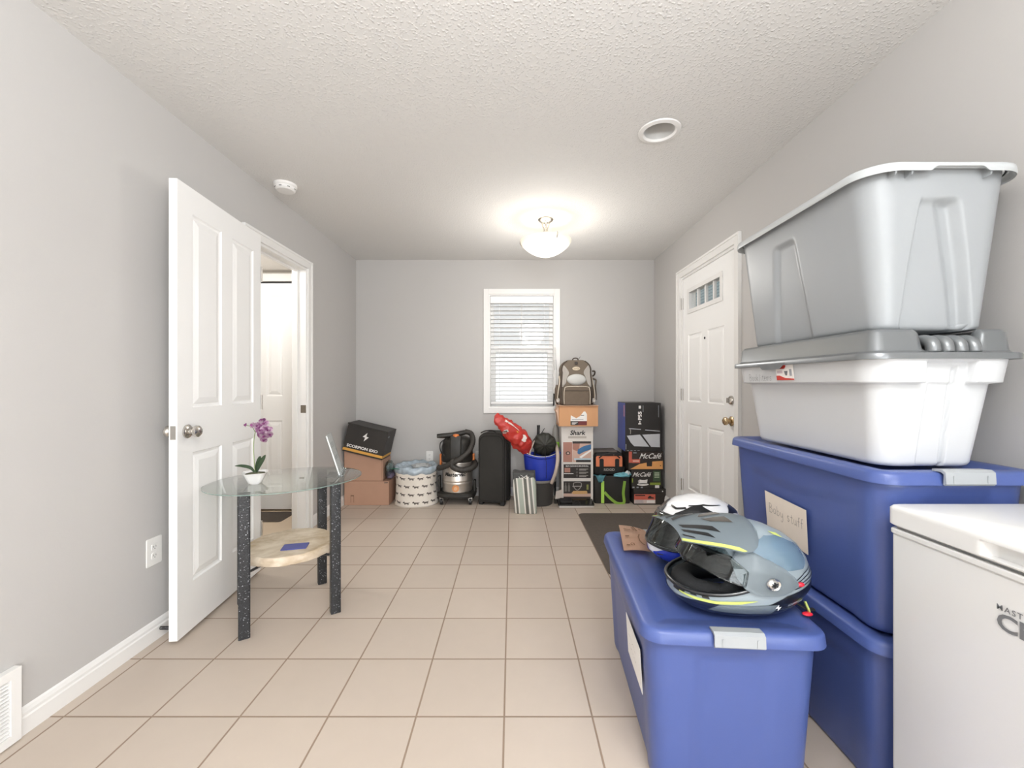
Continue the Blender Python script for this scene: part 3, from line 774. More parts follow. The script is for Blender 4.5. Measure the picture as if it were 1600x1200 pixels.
M_pet = bpy.data.materials.new('orchid_petal'); M_pet.use_nodes = True
nt = M_pet.node_tree; N = nt.nodes; L = nt.links; b = N['Principled BSDF']; b.inputs['Roughness'].default_value = .6
n_ = N.new('ShaderNodeTexNoise'); n_.inputs['Scale'].default_value = 55; rp = N.new('ShaderNodeValToRGB'); tc = N.new('ShaderNodeTexCoord')
rp.color_ramp.elements[0].position = .38; rp.color_ramp.elements[0].color = (*lin('#b163a3'), 1); rp.color_ramp.elements[1].position = .62; rp.color_ramp.elements[1].color = (*lin('#ecd3e4'), 1)
L.new(tc.outputs['Object'], n_.inputs['Vector']); L.new(n_.outputs['Fac'], rp.inputs['Fac']); L.new(rp.outputs['Color'], b.inputs['Base Color'])
random.seed(11)
def flower(c, nrm, s):
    q = Vector(nrm).normalized().to_track_quat('Z', 'Y').to_matrix()
    bm = new()
    for k in range(5):
        a = 2*PI*k/5+PI/2+random.uniform(-.1, .1); L_ = s*(1 if k in (1, 4) else .85); w = s*(.52 if k in (1, 4) else .36)
        ctr = bm.verts.new((0, 0, .0)); ring = []
        for j in range(13):
            u = j/12; r = L_*math.sin(PI*u)**.0*(1); ang = (u-.5)*2
            x = L_*(.5-.5*math.cos(PI*(1-abs(ang)))) ; y = w*math.sin(PI*(1-abs(ang)))*(1 if ang > 0 else -1)
            z = .12*s*math.sin(x/L_*PI)-.10*s*(x/L_)**2
            ring.append(bm.verts.new((x*math.cos(a)-y*math.sin(a), x*math.sin(a)+y*math.cos(a), z+.001*k)))
        for j in range(12): bm.faces.new((ctr, ring[j], ring[j+1]))
    bmesh.ops.solidify(bm, geom=bm.faces[:], thickness=.0007)
    for v in bm.verts: v.co = q @ v.co + Vector(c)
    f = obj('flower', bm, M_pet, t, smooth=True)
    bm = new(); sph(bm, (0, 0, .004), .005, 8, 6, (1, 1, 1.4))
    for v in bm.verts: v.co = q @ v.co + Vector(c)
    obj('flower_lip', bm, mat('orchid_lip', '#7c2f6b', .5), f, smooth=True)
for c, nn, s in (((.018, -.012, .282), (-.1, -1, .2), .024), ((.048, -.010, .292), (.4, -1, .3), .024), ((.066, -.01, .262), (.7, -1, 0), .024), ((.038, -.022, .262), (0, -1, 0), .026),
                 ((.052, -.018, .232), (.3, -1, -.3), .026), ((.028, -.008, .236), (-.5, -1, -.2), .022), ((.040, .004, .212), (.1, -.8, -.5), .019), ((-.008, -.010, .285), (-.4, -1, .3), .018),
                 ((-.040, -.008, .286), (-.7, -1, .2), .013), ((.034, .0, .306), (.1, -.7, .6), .018), ((.072, -.004, .238), (1, -.5, 0), .018)):
    flower(c, nn, s)
# acrylic brochure stand, seen almost edge-on
t = thing('brochure_stand', 'clear acrylic leaflet stand leaning back at the right end of the glass table', 'stand', (-.925, 2.265, .6641), math.radians(106))
M_ac = clear_mat('acrylic', '#f6f8f8', .9, .05)
M_paper = mat('paper_white', '#f1f0ee', .7)
tilt = math.radians(17); u = Vector((1, 0, 0)); v = Vector((0, math.sin(tilt), math.cos(tilt))); nn = u.cross(v)
def slab(bm, u0, u1, v0, v1, n0, n1, base=Vector((0, 0, 0))):
    c = [base+u*a+v*b_+nn*d for d in (n0, n1) for a, b_ in ((u0, v0), (u1, v0), (u1, v1), (u0, v1))]
    w = [bm.verts.new(p) for p in c]
    for q in ((0,3,2,1),(4,5,6,7),(0,1,5,4),(1,2,6,5),(2,3,7,6),(3,0,4,7)): bm.faces.new([w[i] for i in q])
bm = new(); slab(bm, -.075, .075, 0, .225, -.0015, .0015); obj('back_panel', bm, M_ac, t)
bm = new(); slab(bm, -.075, .075, 0, .225, .010, .012); obj('front_panel', bm, M_ac, t)
bm = new(); slab(bm, -.070, .070, .008, .222, .003, .0085); lf = obj('leaflet', bm, M_paper, t)
fr = Frame(u*0+v*.0+nn*.0090, u, v)
for z in (.175, .165, .155, .10, .09): decal('print', fr, rect(-.05, .05, z, z+.004), mat('print_grey', '#9a9da3', .7), lf)
bm = new(); box(bm, -.075, .075, -.022, .062, 0, .003); obj('foot', bm, M_ac, t)
for s_ in (-1, 1):
    bm = new(); prism(bm, [(0, 0), (.022, 0), (.0, .05)], 0, .003)
    for w in bm.verts: w.co = Vector((s_*.072+w.co.y, -w.co.x+.0, w.co.z+.003))
    obj('side_gusset', bm, M_ac, t)
# ------------------------------------------------------------------ storage totes
def tote_body(Wb, Lb, Wt, Lt, H, rb, rt, disp=None, th=.004, nrow=26, ns=22, extra=None, z_in=None, nl=34):
    """open tapering tub; disp(side, s, z01, nx, ny, x, y) -> outward offset. local y = length, -y end faces the viewer"""
    bm = new(); rows = []
    def ring(z01, z, grow=0, dscale=1):
        hx = lerp(Wb, Wt, z01)/2+grow; hy = lerp(Lb, Lt, z01)/2+grow; r = lerp(rb, rt, z01)
        out = []
        for x, y, nx, ny, sd, s in rrect(hx, hy, r, 8, ns):
            d = disp(sd, s/(hx if sd in 'FB' else hy) if sd != 'C' else 9, z01, x/hx, y/hy)*dscale if disp else 0
            out.append((x+nx*d, y+ny*d, z))
        return out
    e = .012
    rows.append(ring(0, 0, -e)); rows.append(ring(0, e*.3, -e*.3)); rows.append(ring(0, e, 0))
    for i in range(1, nrow+1): rows.append(ring(i/nrow, lerp(e, H, i/nrow)))
    if extra: rows += [ring(1, H+dz, g, 0) for g, dz in extra]
    gl = extra[-1][0] if extra else 0
    zl = H+(extra[-1][1] if extra else 0)
    rows.append(ring(1, zl, -th-.001, 0)) ; 
    for i in range(nrow-1, 0, -1): rows.append(ring(i/nrow, max(lerp(e, H, i/nrow), th+.001), -th, 1))
    rows.append(ring(0, th, -e-th, 0))
    loft(bm, rows)
    return bm
def lid_bm(W, L, r, prof, ns=10):
    """prof: list of (inset from outer edge, z)"""
    bm = new(); rows = []
    for ins, z in prof: rows.append(rr_ring(W/2-ins, L/2-ins, max(r-ins, .006), z, 8, ns))
    loft(bm, rows); return bm
M_blue = mat('blue_plastic', '#465790', .36, bump=.10, bscale=220, spec=.5, var=.05, vscale=3)
M_latch = mat('latch_grey', '#9fa3a6', .35, bump=.04, bscale=200)
def latch(t, y, s):
    """snap latch gripping the lid lip at end y, s = -1 front / +1 rear"""
    bm = new(); prof = [(.0, .006), (.026, .008), (.036, .002), (.038, -.028), (.033, -.033), (.030, -.031), (.031, -.004), (.024, .001), (.0, .001)]
    loft(bm, [[(x, y+s*(d-.026), LZ[0]+z) for d, z in prof] for x in (-.066, -.063, .063, .066)])
    o = obj('latch', bm, M_latch, t, auto=35)
    for x in (-.045, .045):
        bm = new(); box(bm, x-.002, x+.002, min(y+s*.0115, y+s*.0128), max(y+s*.0115, y+s*.0128), LZ[0]-.027, LZ[0]-.006)
        obj('rib', bm, M_latch, o)
    return o
LZ = [0]
def blue_tote(label, loc, rz, W, L, H, step=False):
    t = thing('storage_tote', label, 'storage bin', loc, rz, None)
    hb = H-.030
    def disp(sd, s, z, u, v):
        d = 0
        if sd in 'FB':                       # broad shallow recess on each end
            d -= .007*(1-ss(.40, .47, abs(s)))*(1-ss(.88, .94, z))
            d += .004*ss(.9, .96, z)
        if sd in 'LR':
            edge = .86-.16*ss(.2, 1, s if sd == 'R' else -s*(-1))*0 - .12*(1-abs(s))**.8
            d -= .006*(1-ss(edge-.015, edge+.015, z))*(1-ss(.72, .80, abs(s)))
        return d
    body = obj('body', tote_body(W-.085, L-.095, W-.035, L-.040, hb, .045, .062, disp), M_blue, t, smooth=True)
    LZ[0] = H
    prof = [(.016, H-.030), (.008, H-.035), (.0, H-.034), (.0005, H-.030), (.003, H-.010), (.008, H-.003), (.016, H), (.045, H-.001), (.054, H-.005), (.078, H-.0085), (.088, H-.013), (.100, H-.014)]
    o = obj('lid', lid_bm(W, L, .06, prof), M_blue, t, auto=50)
    latch(t, -L/2+.0, -1); latch(t, L/2-.0, 1)
    return t
M_note = mat('note_paper', '#e6d9c9', .8, var=.03, vscale=20)
def side_frame(W, L, H, y, z):
    """frame on the left (-x) wall of a blue tote at local y, z following the taper"""
    hb = H-.030
    x0, x1 = (W-.085)/2, (W-.035)/2
    f = z/hb; x = -lerp(x0, x1, f)
    return Frame((x-.0015, y, z), (0, -1, 0), (-(x1-x0), 0, hb))

# A: front tote on the floor, slightly turned
AW, AL, AH = .505, .80, .474
arz = -math.radians(4.2)
def place(corner_left_front, W, L, rz):
    """centre of a W x L footprint from its front left corner"""
    c, s = math.cos(rz), math.sin(rz)
    return (corner_left_front[0]+W/2*c-L/2*s, corner_left_front[1]+W/2*s+L/2*c)
ac = place((.358, 1.150), AW, AL, arz)
tA = blue_tote('blue lidded tote standing in front, two motorcycle helmets on its lid', (ac[0], ac[1], 0), arz, AW, AL, AH)
fr = side_frame(AW, AL, AH, .0, .30)
# white note on its left side
note = [(.075, -.085), (.285, -.083), (.283, .052), (.072, .050)]
pn = decal('paper_note', fr, note, mat('paper_white', '#f1f0ee', .7), tA, off=.0035, th=.001)
bm = new(); random.seed(5)
for r_ in range(2):
    pts = [(.11+.008*i, -.005-.03*r_+random.uniform(-.006, .006)) for i in range(14)]
    ribbon(bm, pts, .0011, fr, .0043)
obj('pencil_writing', bm, mat('pencil', '#a9a7a5', .8), pn)

# B and C: stacked pair by the right wall
BW, BL, BH = .455, .80, .452
CXL, CYF = .978, 1.115
bc = place((CXL, CYF), BW, BL, 0)
tB = blue_tote('blue lidded tote at the very bottom of the stack, wedged behind the chest freezer', (bc[0], bc[1], 0), 0, BW, BL, BH)
CH = .462
tC = blue_tote('blue lidded tote with a Baby stuff note, under the white tote', (bc[0], bc[1], BH+.0005), 0, BW, BL, CH)
fr = side_frame(BW, BL, CH, .0, .215)
note = [(-.118, -.048), (.118, -.078), (.112, .072), (-.128, .094)]
# local y of note centre
fr = side_frame(BW, BL, CH, .015, .190)
pn = decal('paper_note', fr, [(-.128, -.060), (.098, -.075), (.100, .078), (-.132, .088)], M_note, tC, off=.004, th=.001)
handwrite('Baby stuff', .0215, .0012, Frame(fr.p(-.108, .012), fr.u, fr.v), mat('pencil_dark', '#6b625a', .8), pn, slope=-.03, off=.0048)

# D: white tote with a metallic grey lid
M_wp = mat('white_plastic', '#c9cbcd', .32, bump=.05, bscale=150)
M_gl2 = mat('lid_grey', '#7b7e80', .30, metal=.45, bump=.05, bscale=200)
zD = BH+CH+.001
DW, DL = .438, .74
DH = .315
dX, dY = .965+DW/2, 1.125+DL/2
tD = thing('storage_tote', 'white tote with a dark grey snap lid, on top of the blue totes', 'storage bin', (dX, dY, zD))
def dispD(sd, s, z, u, v):
    skirt = ss(.735, .75, z)
    d = .026*skirt
    if sd in 'FB':
        a = abs(s-.04 if sd == 'F' else s)
        notch = 1-ss(.37, .40, a)
        d -= .025*notch*skirt*(1-ss(.935, .95, z))          # handle notch in the skirt
        gv = 1-ss(.03, .06, abs(s-.22)); d -= .012*gv*(1-ss(.85, .93, z))
        ln = 1-ss(.0, .012, abs(s-(-.30-.0+.10*z)))
        d -= .004*ss(-.30+.16*z-.01, -.30+.16*z+.01, s)*(1-ss(.26, .28, s))*(1-skirt)
    if sd in 'LR':
        d -= .003*(1-ss(.5, .9, abs(s)))*(1-skirt)
    return d
obj('body', tote_body(DW-.155, DL-.13, DW-.081, DL-.065, DH, .05, .05, dispD, nrow=72, ns=84), M_wp, tD, smooth=True)
bm = lid_bm(DW, DL, .055, [(.012, DH-.012), (.0, DH-.012), (.0, DH+.002), (.003, DH+.006), (.018, DH+.007), (.024, DH+.014), (.030, DH+.062), (.040, DH+.072), (.050, DH+.073), (.060, DH+.066), (.066, DH+.050)], ns=60)
# drop the plateau across the handle bay at the front and rear
for v in bm.verts:
    if v.co.z > DH+.010:
        k = (1-ss(.075, .092, abs(v.co.x-.02)))*ss(DL/2-.11, DL/2-.085, abs(v.co.y))
        v.co.z = lerp(v.co.z, DH+.012, k)
lidD = obj('lid', bm, M_gl2, tD, auto=55)
for k in range(4):
    bm = new(); x = .02-.055+k*.037
    tube(bm, [(x, -DL/2+.022, DH+.006), (x, -DL/2+.026, DH+.030), (x, -DL/2+.045, DH+.040), (x, -DL/2+.075, DH+.040)], .0165, 12, 4)
    obj('handle_rib', bm, M_gl2, lidD, smooth=True)
# hanging tab on the long side of the lid
bm = new(); y0 = .085
prof = [(y0-.095, DH-.004), (y0-.06, DH-.026), (y0+.04, DH-.026), (y0+.075, DH-.004)]
vs = []
for x in (-DW/2-.001, -DW/2+.0015): vs.append([bm.verts.new((x, y, z)) for y, z in prof])
bm.faces.new(vs[0]); bm.faces.new(vs[1][::-1])
for i in range(4): bm.faces.new((vs[0][i], vs[1][i], vs[1][(i+1) % 4], vs[0][(i+1) % 4]))
obj('side_tab', bm, M_gl2, lidD)
# label and handwriting on the skirt of the long side
xs = lambda z: -(lerp(DW-.155, DW-.081, z/DH)/2+.026)
zc = DH-.045
def fD(y, z):
    dz = .02
    return Frame((xs(z)-.0006, y, z), (0, -1, 0), (xs(z+dz)-xs(z), 0, dz))
fr = fD(.018, zc+.008)
st = decal('sticker', fr, rect(-.048, .048, -.029, .040), mat('sticker_white', '#eeeae6', .4), tD, off=.0025)
M_red = mat('label_red', '#c0392f', .5)
decal('red_band', fr, rect(-.048, .048, .032, .040), M_red, st, off=.0031)
decal('red_band', fr, [(-.048, .012), (.0, .012), (.008, .020), (.008, .027), (-.048, .029)], M_red, st, off=.0031)
decal('red_band', fr, [(-.048, -.029), (.048, -.029), (.048, -.024), (.0, -.021), (-.03, -.012), (-.048, -.012)], M_red, st, off=.0031)
decal('tote_picture', fr, [(.0, -.006), (.004, -.012), (.012, -.012), (.017, .004), (-.002, .004)], mat('print_grey2', '#77777a', .6), st, off=.0031)
decal('print', fr, rect(.026, .038, -.014, .010), mat('print_grey', '#9a9da3', .7), st, off=.0031)
decal('print', fr, rect(-.042, -.012, -.004, .006), mat('print_pale', '#c9b9bd', .7), st, off=.0031)
fr = fD(.245, zc-.022)
handwrite('Book/items', .0165, .0011, Frame(fr.o, fr.u, fr.v), mat('marker_grey', '#5d5d60', .7), tD, off=.003)

# E: grey open tote on top
M_gp = mat('grey_plastic', '#999da0', .36, bump=.06, bscale=180)
M_gr2 = mat('rim_grey', '#bcc0c2', .34, bump=.03, bscale=180)
zE = zD+DH+.0735
EW, EL, EH = .455, .74, .452
tE = thing('storage_tote', 'large open light grey tote on the very top of the stack', 'storage bin', (.972+EW/2, 1.140+EL/2, zE))
def dispE(sd, s, z, u, v):
    d = 0
    if sd in 'FB':
        # tall tapering grip recess: wide at the base, rounded top
        top = .80; t_ = min(1, z/top); a0 = lerp(-.62, -.29, t_); a1 = lerp(.65, .21, t_)
        d -= .013*ss(a0-.02, a0+.02, s)*(1-ss(a1-.08, a1+.08, s))*(1-ss(top-.025, top+.025, z))
        d -= .012*ss(a1-.34, a1-.16, s)*(1-ss(a1-.08, a1+.08, s))*(1-ss(top-.03, top+.02, z))
    if sd in 'LR':
        top = .80; t_ = min(1, z/top); a0 = lerp(-.14, -.03, t_); a1 = lerp(.48, .28, t_)
        d -= .011*ss(a0-.03, a0+.04, s)*(1-ss(a1-.05, a1+.03, s))*(1-ss(top-.03, top+.03, z))
    return d
obj('body', tote_body(EW-.145, EL-.11, EW-.040, EL-.050, EH-.006, .045, .075, dispE, nrow=64, ns=72), M_gp, tE, smooth=True)
# rolled rim with a raised hand grip at each end
bm = new(); rows = []
for ins, z, lip in ((.018, EH-.012, 0), (.010, EH-.013, 0), (.006, EH-.022, 1), (.0, EH-.026, 1), (-.002, EH-.020, 1), (.0, EH-.004, 0), (.006, EH, 0), (.020, EH-.001, 0), (.022, EH-.010, 0)):
    ring = []
    for x, y, *_ in rrect(EW/2-ins, EL/2-ins, .09-ins, 10, 60):
        zz = z
        if lip and abs(y) > EL/2-.03: zz += .013*(1-ss(.060, .082, abs(x-.018)))
        ring.append((x, y, zz))
    rows.append(ring)
loft(bm, rows, False, False)
R0 = None
obj('rim', bm, M_gr2, tE, auto=60)
for k, x in enumerate((-.155, -.11, .105)):
    bm = new(); prism(bm, [(x-.0015, EH-.012), (x-.0015, EH-.036), (x+.006, EH-.024), (x+.006, EH-.012)], -EL/2+.0255, -EL/2+.004); obj('rim_gusset', bm, M_gp, tE)

# ------------------------------------------------------------------ cardboard scrap on the front tote
M_card = mat('cardboard', '#b38e78', .85, bump=.15, bscale=90, var=.04, vscale=12)
M_card2 = mat('cardboard_light', '#cfab92', .85, bump=.15, bscale=90, var=.04, vscale=12)
bm = new(); g = []
P00, P10, P01, P11 = Vector((.452, 1.700, .4765)), Vector((.565, 1.678, .4765)), Vector((.486, 1.915, .508)), Vector((.60, 1.90, .488))
for j in range(6):
    g.append([])
    for i in range(8):
        u, w = i/7, j/5
        p = P00*(1-u)*(1-w)+P10*u*(1-w)+P01*(1-u)*w+P11*u*w
        p = p + Vector((0, 0, .010*math.sin(PI*w)*(.4+.6*u)+.006*math.sin(3*u)))
        g[-1].append(bm.verts.new(p))
for j in range(5):
    for i in range(7): bm.faces.new((g[j][i], g[j][i+1], g[j+1][i+1], g[j+1][i]))
bmesh.ops.solidify(bm, geom=bm.faces[:], thickness=-.004)
o = obj('cardboard_sheet', bm, M_card2, smooth=False)
tag(o, 'torn flap of brown cardboard lying on the blue tote lid beside the white helmet', 'cardboard')
fr = Frame(P00+Vector((0, 0, .004)), P10-P00, P01-P00)
def onsheet(u, w): 
    p = P00*(1-u)*(1-w)+P10*u*(1-w)+P01*(1-u)*w+P11*u*w
    return p + Vector((0, 0, .010*math.sin(PI*w)*(.4+.6*u)+.006*math.sin(3*u)+.0052))
def sheet_line(name, pts, w):
    bm = new(); vs = []
    Q = [onsheet(*p) for p in pts]
    for i, p in enumerate(Q):
        tt = (Q[min(i+1, len(Q)-1)]-Q[max(i-1, 0)]).normalized(); s_ = tt.cross(Vector((0, 0, 1)))*w/2
        vs.append((bm.verts.new(p+s_), bm.verts.new(p-s_)))
    for a, b in zip(vs, vs[1:]): bm.faces.new((a[0], a[1], b[1], b[0]))
    obj(name, bm, mat('print_brown', '#7a5a42', .85), o)
sheet_line('print', [(.13, .14), (.24, .13)], .012); sheet_line('print', [(.27, .17), (.33, .12), (.40, .13), (.38, .19), (.30, .20)], .004)
sheet_line('print', [(.14, .46), (.28, .46)], .010)
sheet_line('print', [(.66, .55), (.60, .42), (.62, .28), (.70, .18), (.78, .15)], .005)
sheet_line('print', [(.14, .78), (.30, .72), (.38, .74)], .006); sheet_line('print', [(.50, .92), (.62, .70)], .007); sheet_line('print', [(.44, .88), (.52, .72)], .005)
sheet_line('print', [(.70, .84), (.78, .80)], .006)

# ------------------------------------------------------------------ chest freezer
M_fz = mat('freezer_enamel', '#dcdcdb', .28, bump=.05, bscale=260, coat=.2)
FX0, FX1, FY0, FY1, FZ = .984, 1.455, .42, 1.092, .84
t = thing('chest_freezer', 'white chest freezer by the right wall, front corner of the room', 'freezer', ((FX0+FX1)/2, (FY0+FY1)/2, 0))
hx, hy = (FX1-FX0)/2, (FY1-FY0)/2
bm = new(); rbox(bm, hx, hy, .03, FZ-.075, .010, .003); obj('cabinet', bm, M_fz, t, auto=40)
bm = new(); rbox(bm, hx+.004, hy+.003, FZ-.0745, FZ-.060, .012, .003); obj('cabinet_rim', bm, M_fz, t, auto=40)
bm = new(); rbox(bm, hx-.006, hy-.006, FZ-.0595, FZ-.052, .008, .001); obj('gasket', bm, mat('gasket', '#8b8c8c', .7), t, auto=40)
# lid with a hand recess in the front (-x) edge
bm = new(); rows = []
hr0, hr1 = -.35, -.118+.0            # recess span along local y
for ins, z in ((.004, FZ-.0515), (0, FZ-.048), (0, FZ-.046), (0, FZ-.044), (0, FZ-.018), (0, FZ-.014), (0, FZ-.008), (.004, FZ-.002), (.009, FZ)):
    ring = []
    for x, y, nx, ny, sd, s in rrect(hx+.008-ins, hy+.004-ins, .016, 6, 120):
        if sd == 'L' and FZ-.0465 < z < FZ-.013:
            m = ss(-.25, -.242, y)*(1-ss(.105, .125, y))
            deep = 1 if FZ-.045 < z < FZ-.017 else 0
            x += .018*m*deep
        ring.append((x, y, z))
    rows.append(ring)
loft(bm, rows); obj('lid', bm, M_fz, t, auto=38)
for y in (-.25, .25):
    bm = new(); box(bm, hx-.045, hx-.0, y-.03, y+.03, FZ+.0, FZ+.006); obj('hinge_cover', bm, M_fz, t, bevel=.002)
for sx in (-1, 1):
    for sy in (-1, 1):
        bm = new(); lathe(bm, [(.018, 0), (.02, .006), (.014, .031)], 16, c=(sx*(hx-.05), sy*(hy-.06), 0)); obj('foot', bm, M_black, t, auto=40)
fr = Frame((-hx-.0006, .0, 0), (0, -1, 0), (0, 0, 1))
M_lg = mat('logo_grey', '#6d6e70', .5)
cy = (FY0+FY1)/2
text('MASTER', .0155, Frame(fr.p(-(.853-cy), .700), fr.u, fr.v), M_lg, t, align='LEFT', space=1.25, bold=.0002)
text('Chef', .046, Frame(fr.p(-(.853-cy), .672), fr.u, fr.v), M_lg, t, align='LEFT', bold=.0012, sx=1.15)
# ------------------------------------------------------------------ motorcycle helmets (local +x forward, +y toward the viewer's side)
PROF = [(0, .150, .105, .092), (.012, .168, .120, .104), (.035, .186, .142, .119), (.07, .184, .168, .1265), (.11, .165, .176, .1285), (.15, .150, .165, .126),
        (.185, .132, .143, .114), (.212, .108, .112, .095), (.232, .078, .074, .069), (.244, .042, .038, .037), (.2475, .004, .006, .005)]
def hp(z):
    for a, b in zip(PROF, PROF[1:]):
        if z <= b[0]:
            t = (z-a[0])/(b[0]-a[0]); return [lerp(a[i], b[i], t) for i in (1, 2, 3)]
    return list(PROF[-1][1:])
def HS(a, z, off=0):
    """point on the shell, a in degrees from the front, z height"""
    z = max(0, min(.2475, z)); xf, xb, w = hp(z); r = math.radians(a); c, s = math.cos(r), math.sin(r)
    q = lambda zz: None
    # squarer nose for the chin, rounder crown
    e = lerp(.86, 1.0, ss(.05, .16, z))
    cx = math.copysign(abs(c)**e, c); sy = math.copysign(abs(s)**(e*.98), s)
    P = Vector(((xf if c > 0 else xb)*cx, w*sy, z))
    if off:
        k = .004
        xf2, xb2, w2 = hp(min(.2475, z+k)); P2 = Vector(((xf2 if c > 0 else xb2)*cx, w2*sy, min(.2475, z+k)))
        r3 = r+.02; c3, s3 = math.cos(r3), math.sin(r3); P3 = Vector(((xf if c3 > 0 else xb)*math.copysign(abs(c3)**e, c3), w*math.copysign(abs(s3)**(e*.98), s3), z))
        n = (P3-P).cross(P2-P)
        n = n.normalized() if n.length > 1e-12 else Vector((0, 0, 1))
        if n.dot(P-Vector((0, 0, .1))) < 0: n = -n
        P = P+n*off
    return P
PA, ZC_, PH = 82, .121, .062
def port(a):
    """(bottom, top) height of the eye opening at angle a"""
    a = abs(a)
    if a >= PA: return None
    k = (1-(a/PA)**3.2)**.5
    return ZC_-.004*0-PH*k*(.90), ZC_+PH*k*(1.0)
def shell(off=0, n=120, scale_low=1.0, z0=0.0):
    bm = new(); v1, v2 = .40, .60; rows_n = 44
    degs = [i*360/n-180 for i in range(n)]
    G = []
    for j in range(rows_n+1):
        v = j/rows_n; row = []
        for a in degs:
            pb = port(a)
            if pb: b, t = pb
            else:
                k = ss(PA, PA+22, abs(a)); b, t = ZC_-.045*k-.0001, ZC_+.040*k+.0001
            if v <= v1: z = lerp(z0, b, v/v1)
            elif v <= v2: z = lerp(b, t, (v-v1)/(v2-v1))
            else:
                q = (v-v2)/(1-v2); z = lerp(t, .2474, math.sin(q*PI/2)**.9)
            row.append(bm.verts.new(HS(a, z, off)))
        G.append(row)
    for j in range(rows_n):
        vm = (j+.5)/rows_n
        for i in range(n):
            k = (i+1) % n; am = degs[i]+180/n
            if v1 < vm < v2 and abs(am) < PA: continue
            try: bm.faces.new((G[j][i], G[j][k], G[j+1][k], G[j+1][i]))
            except ValueError: pass
    bm.faces.new(G[-1])
    bmesh.ops.remove_doubles(bm, verts=bm.verts[:], dist=2e-4)
    return bm
def patch(name, lo, hi, m, parent, off=.001, nn=14, nm=5, th=0, smooth=True):
    """surface patch between two (angle, z) polylines"""
    def samp(c, t):
        t *= len(c)-1; i = min(int(t), len(c)-2); f = t-i
        return lerp(c[i][0], c[i+1][0], f), lerp(c[i][1], c[i+1][1], f)
    bm = new(); G = []
    for j in range(nm+1):
        row = []
        for i in range(nn+1):
            a0, z0 = samp(lo, i/nn); a1, z1 = samp(hi, i/nn)
            row.append(bm.verts.new(HS(lerp(a0, a1, j/nm), lerp(z0, z1, j/nm), off)))
        G.append(row)
    for j in range(nm):
        for i in range(nn): bm.faces.new((G[j][i], G[j][i+1], G[j+1][i+1], G[j+1][i]))
    if th: bmesh.ops.solidify(bm, geom=bm.faces[:], thickness=th)
    return obj(name, bm, m, parent, smooth=smooth)
M_hg = mat('helmet_grey', '#939fa6', .38, coat=.25, bump=.02, bscale=300)
M_hg2 = mat('helmet_mid_grey', '#667076', .42, coat=.2)
M_hb = mat('helmet_gloss_steel', '#647a8a', .12, coat=1, spec=.7)
M_hk = mat('helmet_black', '#141619', .28, coat=.4)
M_navy = mat('helmet_navy', '#1c2237', .3, coat=.4)
M_neon = mat('neon_yellow', '#c2cd70', .45)
M_pad = mat('helmet_padding', '#17181a', .9, bump=.4, bscale=300)
M_hw = mat('helmet_white', '#e9eaec', .18, coat=.6)
M_hblue = mat('helmet_blue', '#1f37b5', .2, coat=.6)
M_visor = clear_mat('visor_clear', '#c3cbcb', 2.4, .03)
M_smoke = clear_mat('visor_smoke', '#6d7174', 2.4, .03)
M_redp = mat('red_plastic', '#d5263a', .35)
def port_rim(parent, m, r=.0055, off=.002, n=70):
    up = [HS(a, port(a)[1], off) for a in [(-PA+.6)+(2*PA-1.2)*i/n for i in range(n+1)]]
    dn = [HS(a, port(a)[0], off) for a in [(PA-.6)-(2*PA-1.2)*i/n for i in range(n+1)]]
    bm = new(); tube(bm, up+dn[1:-1]+[up[0]], r, 8); return obj('port_rim', bm, m, parent, smooth=True)
def innards(t):
    bm = shell(-.020, 96, z0=.004); obj('liner', bm, M_pad, t, smooth=True)
    for s in (-1, 1):
        bm = new(); sph(bm, (.035, s*.080, .062), .05, 20, 12, (1.35, .42, .85)); obj('cheek_pad', bm, M_pad, t, smooth=True)
    # bottom roll
    bm = new(); tube(bm, [HS(a, .030, -.044) for a in range(-180, 181, 6)], .028, 10); obj('neck_roll', bm, M_pad, t, smooth=True)
def hmt(name, label, loc, rz, sc):
    t = thing(name, label, 'helmet', loc, rz); t.scale = sc
    return t

# grey adventure helmet with a peak
gh = hmt('motorcycle_helmet', 'grey peaked adventure motorcycle helmet with neon yellow stripes, nearest on the blue tote', (.712, 1.325, .478), math.radians(183), (1.17, 1.14, .99))
obj('shell', shell(0), M_hg, gh, smooth=True)
innards(gh)
port_rim(gh, M_hk, .006)
# lower trim, chin and flank colours
patch('bottom_trim', [(a, .0) for a in range(-178, 179, 12)], [(a, .018+.004*math.cos(math.radians(a))) for a in range(-178, 179, 12)], M_navy, gh, .0012, 120, 3)
patch('chin_panel', [(8, .020), (50, .018), (88, .016)], [(8, .034), (50, .048), (88, .030)], M_navy, gh, .0018)
patch('chin_panel', [(-8, .020), (-50, .018), (-88, .016)], [(-8, .034), (-50, .048), (-88, .030)], M_navy, gh, .0018)
patch('chin_grey_panel', [(46, .020), (70, .019), (96, .017)], [(58, .044), (76, .046), (98, .050)], M_hg2, gh, .0026)
patch('chin_stripe', [(16, .050), (35, .046), (55, .045), (74, .052), (84, .062)], [(16, .054), (35, .0535), (55, .054), (74, .061), (84, .0635)], M_neon, gh, .0024, 24, 2)
patch('chin_stripe', [(-16, .050), (-35, .046), (-55, .045), (-74, .052), (-84, .062)], [(-16, .054), (-35, .0535), (-55, .054), (-74, .061), (-84, .0635)], M_neon, gh, .0024, 24, 2)
bp_ = patch('logo_panel', [(82, .030), (108, .034), (142, .046)], [(104, .074), (124, .086), (146, .098)], M_hk, gh, .0016, 16, 6)
patch('side_band', [(84, .014), (105, .016), (130, .022)], [(86, .026), (105, .030), (128, .032)], M_hk, gh, .0016)
for k in range(4):
    patch('tail_line', [(104+3*k, .084+.009*k), (128, .096+.010*k), (150, .104+.010*k)], [(104+3*k, .0862+.009*k), (128, .0985+.010*k), (150, .107+.010*k)], M_hk, gh, .0014, 14, 1)
